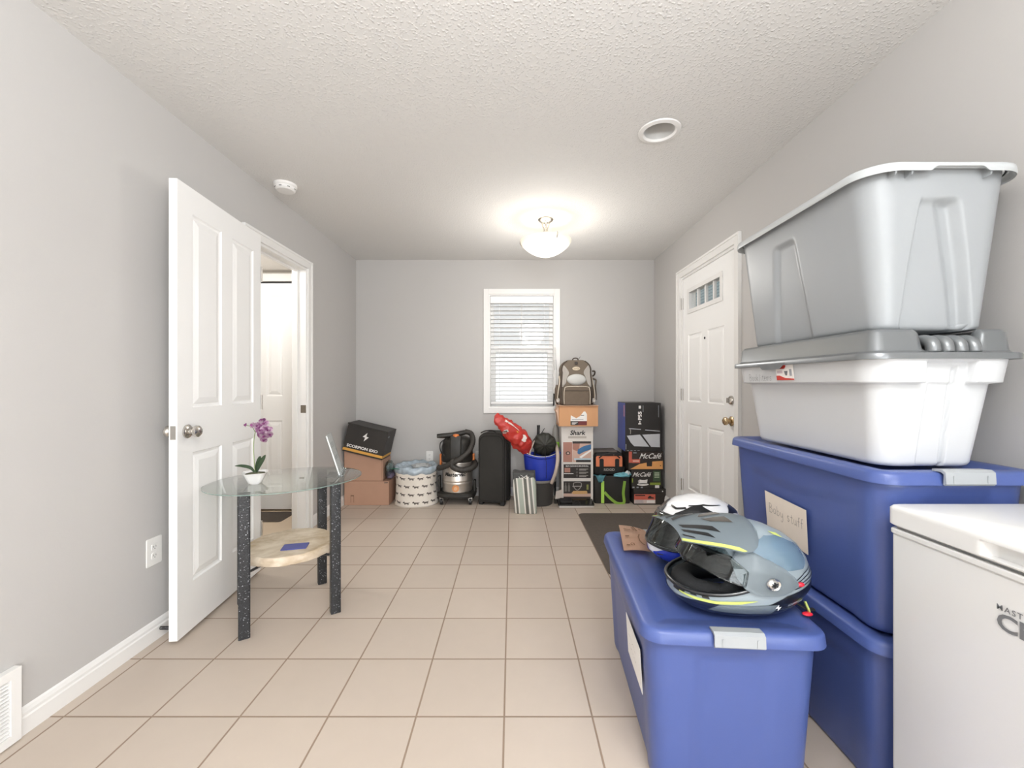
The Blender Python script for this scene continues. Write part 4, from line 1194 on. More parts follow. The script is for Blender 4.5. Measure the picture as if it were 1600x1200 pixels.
patch('crown_panel', [(70, .168), (100, .146), (128, .140), (140, .160)], [(84, .215), (104, .226), (128, .222), (146, .196)], M_hb, gh, .0032, 24, 12)
patch('crown_panel', [(-70, .168), (-100, .146), (-128, .140), (-140, .160)], [(-84, .215), (-104, .226), (-128, .222), (-146, .196)], M_hb, gh, .0032, 24, 12)
patch('crown_accent', [(128, .222), (136, .214)], [(126, .232), (140, .224)], M_neon, gh, .0022, 4, 2)
# bolt emblem and wordmark on the black flank panel
def on_shell_text(txt, a_c, z_c, size, m, parent, off=.0028, slope=.25, bold=0):
    c = HS(a_c, z_c, off); ua = (HS(a_c+3, z_c, off)-HS(a_c-3, z_c, off)).normalized(); va = (HS(a_c, z_c+.004, off)-HS(a_c, z_c-.004, off)).normalized()
    u = (ua+va*slope).normalized(); nrm = ua.cross(va); 
    if nrm.dot(c-Vector((0, 0, .1))) < 0: nrm = -nrm
    v = nrm.cross(u)
    return Frame(c, u, v)
f_ = on_shell_text('', 98, .042, .01, None, None)
decal('bolt_emblem', f_, [(x*.020, y*.020) for x, y in BOLT], mat('logo_white', '#dfe2e4', .5), bp_, off=.0020, th=.0004)
f_ = on_shell_text('', 114, .052, .01, None, None)
text('SCORPION', .0088, f_, mat('logo_pale', '#9aa1a6', .5), bp_, bold=.0002, off=.0024)
# peak
ST = [(.186, .100, .236, .226), (.172, .107, .240, .225), (.15, .113, .245, .222), (.12, .120, .251, .216), (.09, .126, .256, .209), (.06, .131, .2605, .201), (.035, .124, .2620, .203), (.015, .110, .2610, .210), (.0, .090, .2600, .220), (-.012, .062, .2580, .232), (-.018, .035, .256, .24)]
def shell_top(x, y):
    """height of the shell above (x, y), or 0 outside it"""
    z = .2474
    while z > .05:
        xf, xb, w = hp(z)
        if (x/(xf if x > 0 else xb))**2+(y/w)**2 <= 1: return z
        z -= .0015
    return 0
def peakpt(i, u, off=0):
    i = max(0, min(len(ST)-1.0001, i)); k = int(i); f = i-k; a, b = ST[k], ST[k+1]
    x, hw, zc, ze = [lerp(a[j], b[j], f) for j in range(4)]
    x2 = x+.014*abs(u)**2*(1 if i < 2 else max(0, 1-(i-2)/1.5))
    y = hw*u; z = max(lerp(zc, ze, abs(u)**2.1), shell_top(x2, y)+.0045)
    return Vector((x2, y, z+off))
bm = new(); NU, NI = 28, 40; G = [[bm.verts.new(peakpt(j*(len(ST)-1)/NI, -1+2*i/NU)) for i in range(NU+1)] for j in range(NI+1)]
for j in range(NI):
    for i in range(NU): bm.faces.new((G[j][i], G[j][i+1], G[j+1][i+1], G[j+1][i]))
bmesh.ops.solidify(bm, geom=bm.faces[:], thickness=.004)
pk = obj('peak', bm, M_hg, gh, auto=50)
def peakpatch(name, c, m, off=.0016, n=8):
    """quad patch on the peak: corners as (station, u)"""
    bm = new(); G = []
    for j in range(n+1):
        row = []
        for i in range(n+1):
            p = [lerp(lerp(c[0][k], c[1][k], i/n), lerp(c[3][k], c[2][k], i/n), j/n) for k in (0, 1)]
            row.append(bm.verts.new(peakpt(p[0], p[1], off)))
        G.append(row)
    for j in range(n):
        for i in range(n): bm.faces.new((G[j][i], G[j][i+1], G[j+1][i+1], G[j+1][i]))
    return obj(name, bm, m, pk, smooth=True)
for s in (-1, 1):
    peakpatch('vent_slot', [(1.0, s*.16), (1.2, s*.34), (4.0, s*.62), (3.7, s*.42)], M_hk)
    peakpatch('vent_slot', [(.8, s*.42), (1.0, s*.56), (3.3, s*.78), (3.0, s*.64)], M_hk)
    peakpatch('vent_slot', [(.5, s*.66), (.6, s*.74), (1.9, s*.84), (1.8, s*.78)], M_hk)
    peakpatch('vent_window', [(3.4, s*.06), (3.9, s*.24), (5.8, s*.36), (5.6, s*.08)], mat('vent_taupe', '#4c4843', .35, coat=.5))
    peakpatch('edge_stripe', [(.1, s*.88), (.1, s*.985), (5.4, s*.985), (4.8, s*.92)], M_neon, .0018, 14)
    # arm from the peak down to the pivot
    patch('peak_arm', [(s*56, .168), (s*63, .130), (s*72, .100), (s*83, .083), (s*95, .080), (s*106, .090)], [(s*62, .196), (s*78, .190), (s*92, .174), (s*103, .152), (s*111, .128), (s*113, .106)], M_hg, gh, .010, 24, 10, th=-.006)
    c = HS(s*91, .116, .013); bm = new(); lathe(bm, [(.0175, -.006), (.0175, .001), (.015, .004), (.012, .002), (.011, .003), (0.0005, .004)], 28)
    q = Vector((-.03*s*0, s, 0)).to_track_quat('Z', 'Y').to_matrix()
    for v in bm.verts: v.co = q @ v.co + c
    pv = obj('pivot_screw', bm, M_chrome, gh, auto=40)
    for k in range(3):
        bm = new(); box(bm, -.0016, .0016, -.008, .008, .0035, .0055); bmesh.ops.rotate(bm, verts=bm.verts[:], matrix=Matrix.Rotation(k*PI/3, 3, 'Z'))
        for v in bm.verts: v.co = q @ v.co + c
        obj('screw_slot', bm, M_hk, pv)
    c = HS(s*117, .104, .005); bm = new(); sph(bm, c, .008, 12, 8, (1.2, .7, .8)); obj('release_tab', bm, M_redp, gh, smooth=True)
# clear face shield and drop-down sun visor
patch('face_shield', [(a, .142-.040*ss(5, 88, abs(a))) for a in range(-72, 73, 8)], [(a, .205-.075*ss(35, 88, abs(a))) for a in range(-72, 73, 8)], M_visor, gh, .0105, 60, 12, th=-.0018)
patch('sun_visor', [(a, .128) for a in range(-62, 63, 8)], [(a, .172) for a in range(-62, 63, 8)], M_smoke, gh, -.008, 40, 6, th=-.0015)
# chin vents
for s in (-1, 1):
    patch('chin_vent', [(s*6, .050), (s*22, .048)], [(s*6, .066), (s*24, .064)], M_hk, gh, .0016, 6, 3)
    for a in (30, 42):
        patch('cheek_vent', [(s*a, .056), (s*(a+7), .056)], [(s*(a-2), .072), (s*(a+4), .070)], M_hk, gh, .0016, 4, 3)
# chin strap end with a green ring and red buckle at the rear
bm = new(); tube(bm, [(-.10, .075, .030), (-.125, .085, .012), (-.150, .080, .006)], .006, 8, 6, flat=.5); obj('chin_strap', bm, M_pad, gh, smooth=True)
bm = new(); tube(bm, [(-.118, .092, .038), (-.122, .098, .018), (-.127, .094, .006)], .005, 8, 5, flat=.4); obj('strap_tab', bm, M_neon, gh, smooth=True)
bm = new(); sph(bm, (-.118, .100, .006), .010, 12, 8, (1.3, .9, .5)); obj('buckle', bm, M_redp, gh, smooth=True)

# white helmet behind
wh = hmt('motorcycle_helmet', 'white, black and blue full-face motorcycle helmet with clear visor, behind the grey helmet', (.735, 1.675, .478), math.radians(203), (1.13, 1.08, .93))
obj('shell', shell(0), M_hw, wh, smooth=True)
innards(wh)
port_rim(wh, M_hk, .005)
patch('bottom_trim', [(a, .0) for a in range(-178, 179, 12)], [(a, .015) for a in range(-178, 179, 12)], M_hk, wh, .0012, 120, 3)
patch('chin_panel', [(a, .014) for a in (-2, 15, 30, 45, 58)], [(-2, .040), (15, .062), (30, .066), (45, .069), (66, .069)], M_hblue, wh, .0018, 24, 6)
patch('chin_panel', [(-a, .014) for a in (12, 20, 30, 45, 58)], [(-12, .036), (-20, .046), (-30, .058), (-45, .066), (-66, .066)], M_hblue, wh, .0018, 24, 6)
patch('chin_stripe', [(58, .014), (64, .014)], [(74, .066), (80, .068)], mat('stripe_grey', '#a7abae', .3), wh, .002, 3, 8)
patch('flank_panel', [(66, .014), (110, .014), (150, .020)], [(82, .070), (120, .075), (155, .070)], M_hk, wh, .0019, 20, 6)
patch('brow_graphic', [(10, .184), (34, .188), (56, .182), (88, .180)], [(14, .196), (36, .222), (58, .228), (80, .205)], M_hk, wh, .0018, 18, 6)
patch('brow_graphic', [(-14, .186), (-40, .188), (-74, .182)], [(-18, .206), (-42, .224), (-68, .212)], M_hk, wh, .0018, 14, 6)
patch('crown_graphic', [(96, .184), (120, .190), (146, .176), (168, .172)], [(100, .190), (124, .214), (146, .212), (164, .194)], M_hk, wh, .0018, 18, 6)
patch('crown_graphic', [(30, .222), (64, .226), (110, .222)], [(32, .2255), (64, .2305), (106, .2245)], M_hk, wh, .0018, 18, 2)
patch('crown_graphic', [(-10, .214), (10, .206), (30, .214)], [(-12, .218), (10, .2125), (26, .219)], M_hk, wh, .0018, 10, 2)
patch('tail_graphic', [(120, .120), (150, .130), (172, .140)], [(118, .126), (150, .140), (172, .154)], M_hk, wh, .0018, 12, 3)
patch('face_shield', [(a, .068+.032*ss(50, 88, abs(a))) for a in range(-88, 89, 8)], [(a, .180-.050*ss(45, 88, abs(a))) for a in range(-88, 89, 8)], M_visor, wh, .0075, 60, 12, th=-.0018)
for s in (-1, 1):
    c = HS(s*90, .118, .008); bm = new(); lathe(bm, [(.022, -.006), (.022, .001), (.018, .004), (0.0005, .004)], 28)
    q = Vector((0, s, 0)).to_track_quat('Z', 'Y').to_matrix()
    for v in bm.verts: v.co = q @ v.co + c
    obj('pivot_cover', bm, M_hk, wh, auto=40)
bm = new(); sph(bm, HS(40, .10, -.012), .005, 10, 8); obj('release_tab', bm, M_redp, wh, smooth=True)
patch('chin_vent', [(4, .036), (14, .040)], [(4, .041), (14, .044)], M_hk, wh, .0026, 4, 2)
# ------------------------------------------------------------------ things along the back wall
K = 657.0
def WX(px, Y): return (px-800)*Y/K
def WZ(py, Y): return CAMZ-(py-600)*Y/K
def carton(parent, w, d, h, m, name='carton', flaps=True):
    bm = new(); box(bm, -w/2, w/2, -d/2, d/2, 0, h); o = obj(name, bm, m, parent, bevel=.003)
    return o
M_tape = mat('packing_tape', '#b99873', .35)
M_bc = mat('carton_black', '#2b2724', .5)
M_pw = mat('print_white', '#e9e7e4', .55)
M_gold = mat('print_gold', '#d9a24a', .5)

# brown cartons in the left corner
Y = 3.99
t = thing('cardboard_box', 'brown cardboard carton on the floor, lowest in the left corner stack', 'box', (-1.38, Y+.14, 0))
w, d, h = .425, .28, .226
carton(t, w, d, h, M_card)
fr = front(-d/2)
obj('flap_seam', boxbm(-w/2+.002, w/2-.002, -.0015, .0015, h+.0, h+.0012), M_ink, t)
decal('hand_hole', fr, [(x-.135, z+.06) for x, z in rect(-.016, .016, -.036, .036)], mat('cardboard_dark', '#7d5f4b', .9), t)
decal('hand_hole_flap', fr, [(x-.135, z+.06) for x, z in rect(-.012, .012, -.036, .024)], M_card, t, off=.0016)
decal('print', fr, [(w/2-.045, h-.018), (w/2-.01, h-.016), (w/2-.01, h-.008), (w/2-.045, h-.011)], M_ink, t)
t = thing('cardboard_box', 'brown cardboard carton with a crushed sloping top, under the tilted black helmet box', 'box', (-1.425, Y+.14, .228))
bm = new(); prism(bm, [(-.17, 0), (.195, 0), (.195, .198), (-.17, .286)], -.135, .135)
obj('carton', bm, M_card, t, bevel=.003)
decal('seam', front(-.135), rect(.187, .189, .002, .195), mat('cardboard_dark', '#7d5f4b', .9), t)

# tilted black helmet box
tilt = math.radians(13.6)
t = thing('helmet_box', 'black cardboard helmet box with a yellow band, tilted on the brown cartons', 'box', (-1.412, Y+.10, .478), 0, None, 0, tilt)
w, h, d = .385, .262, .27
bm = new(); box(bm, -w/2, w/2, -d/2, d/2, 0, h); obj('carton', bm, M_bc, t, bevel=.003)
bm = new(); box(bm, -w/2-.004, w/2+.002, -d/2-.014, d/2, h+.0005, h+.012); obj('lid_flap', bm, M_bc, t, bevel=.004)
fr = front(-d/2)
decal('yellow_band', fr, rect(-w/2+.001, w/2-.001, .014, .038), M_gold, t)
frs = Frame((w/2, 0, 0), (0, 1, 0), (0, 0, 1))
decal('yellow_band', frs, rect(-d/2+.001, d/2-.001, .014, .038), M_gold, t)
decal('bolt_emblem', fr, [(x*.072-.005, y*.085+.175) for x, y in BOLT], M_pw, t, off=.001)
text('SCORPION EXO', .036, Frame(fr.p(-.012, .064), fr.u, fr.v), M_pw, t, bold=.0013, sx=1.14)
decal('print', frs, rect(-.10, -.065, .208, .224), mat('print_grey', '#9a9da3', .7), t)
decal('print', frs, rect(.115, .122, .14, .20), mat('print_grey', '#9a9da3', .7), t)

def lumpy(c, r, seed, amp=.18, sc=(1, 1, 1), u=32, v=20, freq=3.0, zmin=None):
    bm = new(); sph(bm, (0, 0, 0), 1, u, v)
    for w_ in bm.verts:
        n = noise.noise(w_.co*freq+Vector((seed, seed*2, 0)))+.5*noise.noise(w_.co*freq*2.3+Vector((seed, 0, seed)))
        k = 1+amp*n; w_.co = Vector((w_.co.x*sc[0]*r*k+c[0], w_.co.y*sc[1]*r*k+c[1], w_.co.z*sc[2]*r*k+c[2]))
        if zmin is not None: w_.co.z = max(w_.co.z, zmin)
    return bm
# clear bag of clothes wedged beside the cartons
t = thing('plastic_bag', 'clear plastic bag of dark clothes wedged between brown cartons and laundry basket', 'bag', (-1.183, Y+.10, .229))
bm = lumpy((-.008, 0, .092), .095, 4, .12, (.42, .9, .95), zmin=.001); obj('clear_film', bm, clear_mat('film', '#cfdad8', 2.0, .12), t, smooth=True)
obj('clothing', lumpy((.003, 0, .045), .05, 9, .3, (.75, 1.2, .8), freq=2, zmin=.002), mat('cloth_mauve', '#6d6276', .9, var=.5, vscale=25), t, smooth=True)
obj('clothing', lumpy((-.003, .0, .112), .045, 2, .3, (.75, 1.2, .9), freq=2), mat('cloth_grey', '#83898a', .9, var=.4, vscale=25), t, smooth=True)

# cylindrical laundry basket with a dog print
M_dog = bpy.data.materials.new('dog_print_canvas'); M_dog.use_nodes = True
nt = M_dog.node_tree; N = nt.nodes; L = nt.links; b = N['Principled BSDF']; b.inputs['Roughness'].default_value = .85
uv = N.new('ShaderNodeUVMap'); sep = N.new('ShaderNodeSeparateXYZ'); L.new(uv.outputs[0], sep.inputs[0])
def mth(op, a, b_=None, c=None):
    m_ = N.new('ShaderNodeMath'); m_.operation = op
    for i, x in enumerate((a, b_, c)):
        if x is None: continue
        if isinstance(x, (int, float)): m_.inputs[i].default_value = x
        else: L.new(x, m_.inputs[i])
    return m_.outputs[0]
fv = mth('FRACT', sep.outputs['Y']); rowi = mth('FLOOR', sep.outputs['Y'])
uo = mth('ADD', sep.outputs['X'], mth('MULTIPLY', rowi, .5)); fu = mth('FRACT', uo)
def bx(u0, u1, v0, v1):
    a = mth('GREATER_THAN', fu, u0); b2 = mth('LESS_THAN', fu, u1); c = mth('GREATER_THAN', fv, v0); d_ = mth('LESS_THAN', fv, v1)
    return mth('MULTIPLY', mth('MULTIPLY', a, b2), mth('MULTIPLY', c, d_))
parts = [bx(.26, .74, .48, .64), bx(.16, .30, .56, .74), bx(.10, .2, .56, .66), bx(.74, .84, .60, .66), bx(.30, .36, .36, .5), bx(.42, .47, .38, .5), bx(.60, .66, .36, .5), bx(.70, .75, .38, .5)]
msk = parts[0]
for p_ in parts[1:]: msk = mth('MAXIMUM', msk, p_)
mx = N.new('ShaderNodeMix'); mx.data_type = 'RGBA'; mx.inputs['A'].default_value = (*lin('#e4ddd3'), 1); mx.inputs['B'].default_value = (*lin('#57504a'), 1)
L.new(msk, mx.inputs['Factor']); L.new(mx.outputs['Result'], b.inputs['Base Color'])
nn_ = N.new('ShaderNodeTexNoise'); nn_.inputs['Scale'].default_value = 7; bpn = N.new('ShaderNodeBump'); bpn.inputs['Strength'].default_value = .7; bpn.inputs['Distance'].default_value = .01
tcn = N.new('ShaderNodeTexCoord'); L.new(tcn.outputs['Object'], nn_.inputs['Vector']); L.new(nn_.outputs['Fac'], bpn.inputs['Height']); L.new(bpn.outputs['Normal'], b.inputs['Normal'])
lx, ly = -.935, 4.10
t = thing('laundry_basket', 'cream fabric laundry basket printed with small dogs and lined with a blue bag', 'basket', (lx, ly, 0))
bm = new(); nA, nZ = 64, 22; uvl = bm.loops.layers.uv.new('UVMap'); H_ = .345; G = []
for j in range(nZ+1):
    z = H_*j/nZ; row = []
    for i in range(nA+1):
        a = 2*PI*i/nA-PI/2
        r = .192+.012*(1-j/nZ)**3+.008*noise.noise(Vector((math.cos(a)*2, math.sin(a)*2, z*9)))+.010*max(0, math.cos(a-.1))*(1-j/nZ)**2*1.6
        row.append((r*math.cos(a), r*math.sin(a), z+(.012*noise.noise(Vector((math.cos(a)*2, math.sin(a)*2, 5)))*j/nZ)))
    G.append(row)
V = [[bm.verts.new(p) for p in row[:-1]] for row in G]
for j in range(nZ):
    for i in range(nA):
        k = (i+1) % nA; f = bm.faces.new((V[j][i], V[j][k], V[j+1][k], V[j+1][i]))
        for lp, (ii, jj) in zip(f.loops, ((i, j), (i+1, j), (i+1, j+1), (i, j+1))): lp[uvl].uv = (ii/nA*14, jj/nZ*4.6)
bm.faces.new(V[0][::-1])
obj('fabric_body', bm, M_dog, t, smooth=True)
M_film = mat('blue_bag_film', '#a9b7c2', .25, bump=1, bscale=30, var=.45, vscale=26, spec=.6)
bm = new(); rings = []
for rr, z in ((.185, .30), (.200, .31), (.209, .335), (.205, .36), (.195, .372), (.178, .362), (.168, .345), (.12, .338), (.05, .352), (.004, .355)):
    rings.append([((rr*(1+.05*noise.noise(Vector((math.cos(a)*3, math.sin(a)*3, z*20)))))*math.cos(a), rr*(1+.05*noise.noise(Vector((math.cos(a)*3+9, math.sin(a)*3, z*20))))*math.sin(a), z+.016*noise.noise(Vector((math.cos(a)*3.5, math.sin(a)*3.5, rr*25)))) for a in [2*PI*i/72 for i in range(72)]])
loft(bm, rings, False, True); lin_o = obj('bag_liner', bm, M_film, t, smooth=True)
obj('clothing', lumpy((.05, 0, .352), .06, 6, .4, (1.5, 1.4, .35), freq=2.2), mat('cloth_pale', '#b9bcbd', .8, var=.3, vscale=30), t, smooth=True)
bm = new(); tube(bm, [(-.235, -.02, .325), (-.20, -.10, .345), (-.12, -.155, .352), (-.04, -.165, .342)], .012, 8, 6, flat=.35); obj('green_trim', bm, mat('cloth_green', '#2f7a63', .5, var=.4, vscale=40), t, smooth=True)

# shop vacuum
vx, vy = -.535, 4.13
t = thing('shop_vacuum', 'steel drum shop vacuum with black hose coiled round its head, on castors', 'vacuum cleaner', (vx, vy, 0))
M_steel = mat('brushed_steel', '#d2cac1', .38, .85, bump=.05, bscale=200)
M_vb = mat('vac_black', '#25231f', .5, bump=.05, bscale=150)
M_org = mat('latch_orange', '#d97a38', .45)
bm = new(); loft(bm, [rr_ring(.178, .150, .09, z, 8, 3) for z in (.066, .070)]+[rr_ring(.185, .158, .09, z, 8, 3) for z in (.078, .108)]+[rr_ring(.165, .145, .10, .114, 8, 3)]); obj('dolly', bm, M_vb, t, auto=40)
for sx in (-1, 1):
    for sy in (-1, 1):
        bm = new(); tube(bm, [(sx*.138-.012, sy*.118, .030), (sx*.138+.012, sy*.118, .030)], .030, 18); wv = obj('castor', bm, M_black, t, auto=40)
        bm = new(); box(bm, sx*.138-.017, sx*.138+.017, sy*.118-.008, sy*.118+.008, .036, .068); obj('castor_fork', bm, M_chrome, wv)
bm = new(); lathe(bm, [(.138, .112), (.145, .118), (.145, .190), (.1485, .195), (.1485, .203), (.145, .208), (.145, .216), (.1485, .221), (.1485, .229), (.145, .234), (.145, .385), (.150, .390), (.150, .402), (.146, .408)], 56); obj('drum', bm, M_steel, t, auto=40)
bm = new()
lathe(bm, [(.152, .400), (.158, .410), (.158, .450), (.150, .47), (.148, .56), (.140, .60), (.118, .625), (.085, .635), (.02, .638)], 48); obj('motor_head', bm, M_vb, t, auto=40)
bm = new(); loft(bm, [rr_ring(.054, .022, .014, z, 4, 2, c=(0, -.140+o_)) for z, o_ in ((.44, 0), (.50, -.004), (.60, .0), (.655, .02))]); fr_o = obj('front_housing', bm, M_vb, t, auto=40)
bm = new(); lathe(bm, [(.030, .645), (.032, .655), (.026, .668), (.012, .672)], 20, c=(0, -.115, 0)); obj('filter_cap', bm, M_org, t, auto=40)
for s in (-1, 1):
    bm = new(); rbox(bm, .010, .020, .36, .47, .006, .004, c=(s*.160, -.02)); obj('drum_latch', bm, M_org, t, auto=40)
fr = Frame((0, 0, 0), (1, 0, 0), (0, 0, 1))
def on_drum(txt, zc, size, r, m, parent, th0, sp, bold=.0):
    a = th0-sp
    for k, ch in enumerate(txt):
        a += sp*(1.3 if k == 1 else 1); o_ = Vector((r*math.sin(a), -r*math.cos(a), zc)); text(ch, size, Frame(o_, (math.cos(a), math.sin(a), 0), (0, 0, 1)), m, parent, bold=bold, shear=.2, off=.0008)
on_drum('Mastervac', .288, .050, .1452, M_ink, t, -.66, .150, .0020)
# round orange badge
bm = new(); pts = [(.034*math.cos(2*PI*i/28), .158+.034*math.sin(2*PI*i/28)) for i in range(28)]
f0 = [bm.verts.new((x, -math.sqrt(.1465**2-x*x), z)) for x, z in pts]; f1 = [bm.verts.new((x, -math.sqrt(.1455**2-x*x), z)) for x, z in pts]
bm.faces.new(f0); bm.faces.new(f1[::-1])
for i in range(28): bm.faces.new((f0[i], f1[i], f1[(i+1) % 28], f0[(i+1) % 28]))
bd = obj('badge', bm, mat('badge_orange', '#d9935c', .5), t)
decal('badge_ring', Frame((0, -.1462, .158), (1, 0, 0), (0, 0, 1)), ngon(0, 0, .016, 20), mat('badge_pale', '#e2b48c', .5), bd, off=.0012)
hose = [(.02, -.165, .385), (-.03, -.185, .352), (.06, -.190, .322), (.15, -.14, .335), (.175, -.08, .36), (.12, -.16, .375), (.06, -.188, .362)]
def hosepath(name, pts, r, sub=14):
    P = catmull(pts, sub); bm = new(); tube(bm, P, lambda q: 1.12*r*(1+.05*math.sin(q*len(P)*2.1)), 12)
    return obj(name, bm, mat('hose_black', '#312d29', .6), t, smooth=True)
hosepath('hose', [(.06, -.155, .44), (-.02, -.180, .42), (-.02, -.188, .375), (.05, -.192, .345), (.13, -.165, .348), (.178, -.10, .372), (.165, -.02, .39), (.12, .06, .40)], .025)
hosepath('hose', [(-.165, -.13, .350), (-.120, -.165, .365), (-.03, -.185, .405), (.06, -.182, .455), (.13, -.14, .52), (.158, -.08, .60), (.135, -.03, .665), (.075, -.02, .685)], .023)
bm = new(); tube(bm, [(-.185, -.09, .650), (-.13, -.085, .652), (-.05, -.06, .655), (.05, -.03, .672), (.09, -.02, .682)], lambda q: .020+.006*math.sin(q*3), 12, 6); obj('nozzle', bm, M_vb, t, smooth=True)
bm = new(); tube(bm, [(-.11, -.06, .62), (-.155, -.07, .58), (-.158, -.07, .52), (-.13, -.09, .47), (-.10, -.10, .455)], .005, 8, 8); obj('power_cord', bm, M_black, t, smooth=True)
bm = new(); tube(bm, [(-.10, -.08, .60), (-.135, -.08, .56), (-.135, -.09, .50), (-.11, -.10, .46)], .005, 8, 8); obj('power_cord', bm, M_black, t, smooth=True)
for s in (-1, 1):
    bm = new(); rbox(bm, .012, .03, .109, .22 if s > 0 else .26, .008, .004, c=(s*.172, -.03)); obj('accessory_holder', bm, M_vb, t, auto=40)

# black suitcase
t = thing('suitcase', 'black fabric suitcase standing upright against the back wall below the window', 'suitcase', (-.165, 4.115, 0), math.radians(-13))
M_sc = mat('suitcase_fabric', '#2b2926', .85, bump=.5, bscale=500, var=.05)
M_sc2 = mat('suitcase_gusset', '#1f1d1b', .9, bump=.5, bscale=500)
bm = new()
def sprof(w, h, r, n=8):
    """upright rounded outline in x, z"""
    out = []
    for cx, cz, a0 in ((w/2-r*.35, r*.35, -90), (w/2-r, h-r, 0), (-w/2+r, h-r, 90), (-w/2+r*.35, r*.35, 180)):
        rr = r if cz > h/2 else r*.35
        for k in range(n+1):
            a = math.radians(a0+90*k/n); out.append((cx+rr*math.cos(a), cz+rr*math.sin(a)))
    return out
rings = []
for y, g in ((-.145, .014), (-.139, .003), (-.125, 0), (-.060, 0), (-.055, .004), (-.050, 0), (.12, 0), (.135, .006), (.14, .02)):
    rings.append([(x*(1-g*4), y, .03+z*(1-g*.6)) for x, z in sprof(.255, .655, .07)])
loft(bm, rings); bo = obj('shell', bm, M_sc, t, auto=50)
bm = new(); P = [Vector((x*.93, -.1455, .03+.012+z*.965)) for x, z in sprof(.245, .64, .065)]; tube(bm, P+[P[0]], .0035, 6); obj('piping', bm, M_sc2, t, smooth=True)
bm = new(); P = [Vector((x*1.01, -.090, .03+z)) for x, z in sprof(.255, .655, .07)]; tube(bm, P+[P[0]], .003, 6); obj('zipper', bm, mat('zip_grey', '#4a4744', .5), t, smooth=True)
bm = new(); tube(bm, [(-.115, -.10, .680), (-.07, -.10, .700), (.0, -.10, .706), (.03, -.10, .688)], .009, 8, 6, flat=.6); obj('top_handle', bm, M_sc2, t, smooth=True)
for s in (-1, 1):
    bm = new(); rbox(bm, .022, .035, .002, .045, .008, .004, c=(s*.105, -.105)); obj('corner_foot', bm, M_black, t, auto=40)
    bm = new(); rbox(bm, .022, .035, .002, .045, .008, .004, c=(s*.105, .095)); obj('corner_foot', bm, M_black, t, auto=40)
bm = new(); box(bm, .124, .140, -.03, .0, .42, .58); obj('side_strap', bm, M_sc2, t, bevel=.004)

# red crisp packet style bag leaning between suitcase and bucket
t = thing('red_plastic_bag', 'shiny crumpled red plastic bag lying across from the suitcase into the blue bucket', 'bag', (WX(803, 3.95), 3.95, WZ(682, 3.95)), .38)
M_rb = mat('red_foil', '#b5322a', .38, bump=1, bscale=22, var=.3, vscale=12)
sec = [((-.178, .215), .018, 0), ((-.165, .175), .040, .3), ((-.125, .135), .052, .6), ((-.070, .095), .066, .7), ((-.005, .035), .075, .8), ((.055, -.025), .082, .85), ((.105, -.080), .078, .8), ((.145, -.125), .055, .6), ((.165, -.160), .02, .4)]
rings = []
for q in range(49):
    f = q/48*(len(sec)-1); i = min(int(f), len(sec)-2); k = f-i
    cx, cz = lerp(sec[i][0][0], sec[i+1][0][0], k), lerp(sec[i][0][1], sec[i+1][0][1], k); r = 1.12*lerp(sec[i][1], sec[i+1][1], k); fl = lerp(sec[i][2], sec[i+1][2], k)
    ring = []
    for m_ in range(40):
        a = 2*PI*m_/40; nz = 1+.26*noise.noise(Vector((math.cos(a)*1.8, math.sin(a)*1.8, q*.30)))+.11*noise.noise(Vector((math.cos(a)*4, math.sin(a)*4, q*.5)))
        u_ = r*nz*math.cos(a); w_ = r*nz*math.sin(a)*max(.25, fl)*.8
        ring.append((cx+u_*.71, w_, cz+u_*.71))
    rings.append(ring)
bm = new(); loft(bm, rings); rbg = obj('bag_body', bm, M_rb, t, smooth=True)
frb = Frame((-.10, -.054, .062), (.8, 0, -.6), (.6, 0, .8))
def proj_decal(name, poly, m, parent, off=.002, ycast=-.3):
    """lay a flat outline on the bumpy front of a mesh by casting along +y"""
    from mathutils.bvhtree import BVHTree
    me = parent.data; bv = BVHTree.FromPolygons([v.co[:] for v in me.vertices], [tuple(p.vertices) for p in me.polygons])
    cx = sum(p[0] for p in poly)/len(poly); cz = sum(p[1] for p in poly)/len(poly)
    def hit(x, z):
        h = bv.ray_cast(Vector((x, ycast, z)), Vector((0, 1, 0)))
        return (h[0]+Vector((0, -off, 0))) if h[0] is not None else None
    bm = new(); n = len(poly); R = []
    for s in (0.0, .35, .7, 1.0):
        ring = []
        for x, z in poly:
            p = hit(cx+(x-cx)*s, cz+(z-cz)*s)
            if p is None: p = R[-1][len(ring)].co.copy() if R else Vector((cx, 0, cz))
            ring.append(bm.verts.new(p))
        R.append(ring)
    for a, b2 in zip(R, R[1:]):
        for i in range(n):
            try: bm.faces.new((a[i], a[(i+1) % n], b2[(i+1) % n], b2[i]))
            except ValueError: pass
    bmesh.ops.remove_doubles(bm, verts=bm.verts[:], dist=1e-5)
    return obj(name, bm, m, parent, smooth=True)
proj_decal('white_print', [(.05, -.03), (.075, -.005), (.07, .02), (.095, .015), (.11, -.01), (.10, -.045), (.075, -.05)], mat('bag_white', '#dcd5cf', .4), rbg)
proj_decal('label_patch', [(-.125, .060), (-.085, .075), (-.07, .055), (-.085, .035), (-.11, .03)], mat('bag_label', '#b9b7b4', .4), rbg)
proj_decal('label_text', [(-.115, .056), (-.09, .064), (-.085, .052), (-.108, .044)], M_ink, rbg, off=.003)
proj_decal('white_print', [(-.105, .15), (-.02, .10), (.035, .055), (.03, .065), (-.03, .125), (-.09, .165)], mat('bag_white', '#dcd5cf', .4), rbg)
proj_decal('yellow_print', [(.0, .06), (.02, .055), (.025, .04), (.01, .04)], M_gold, rbg)

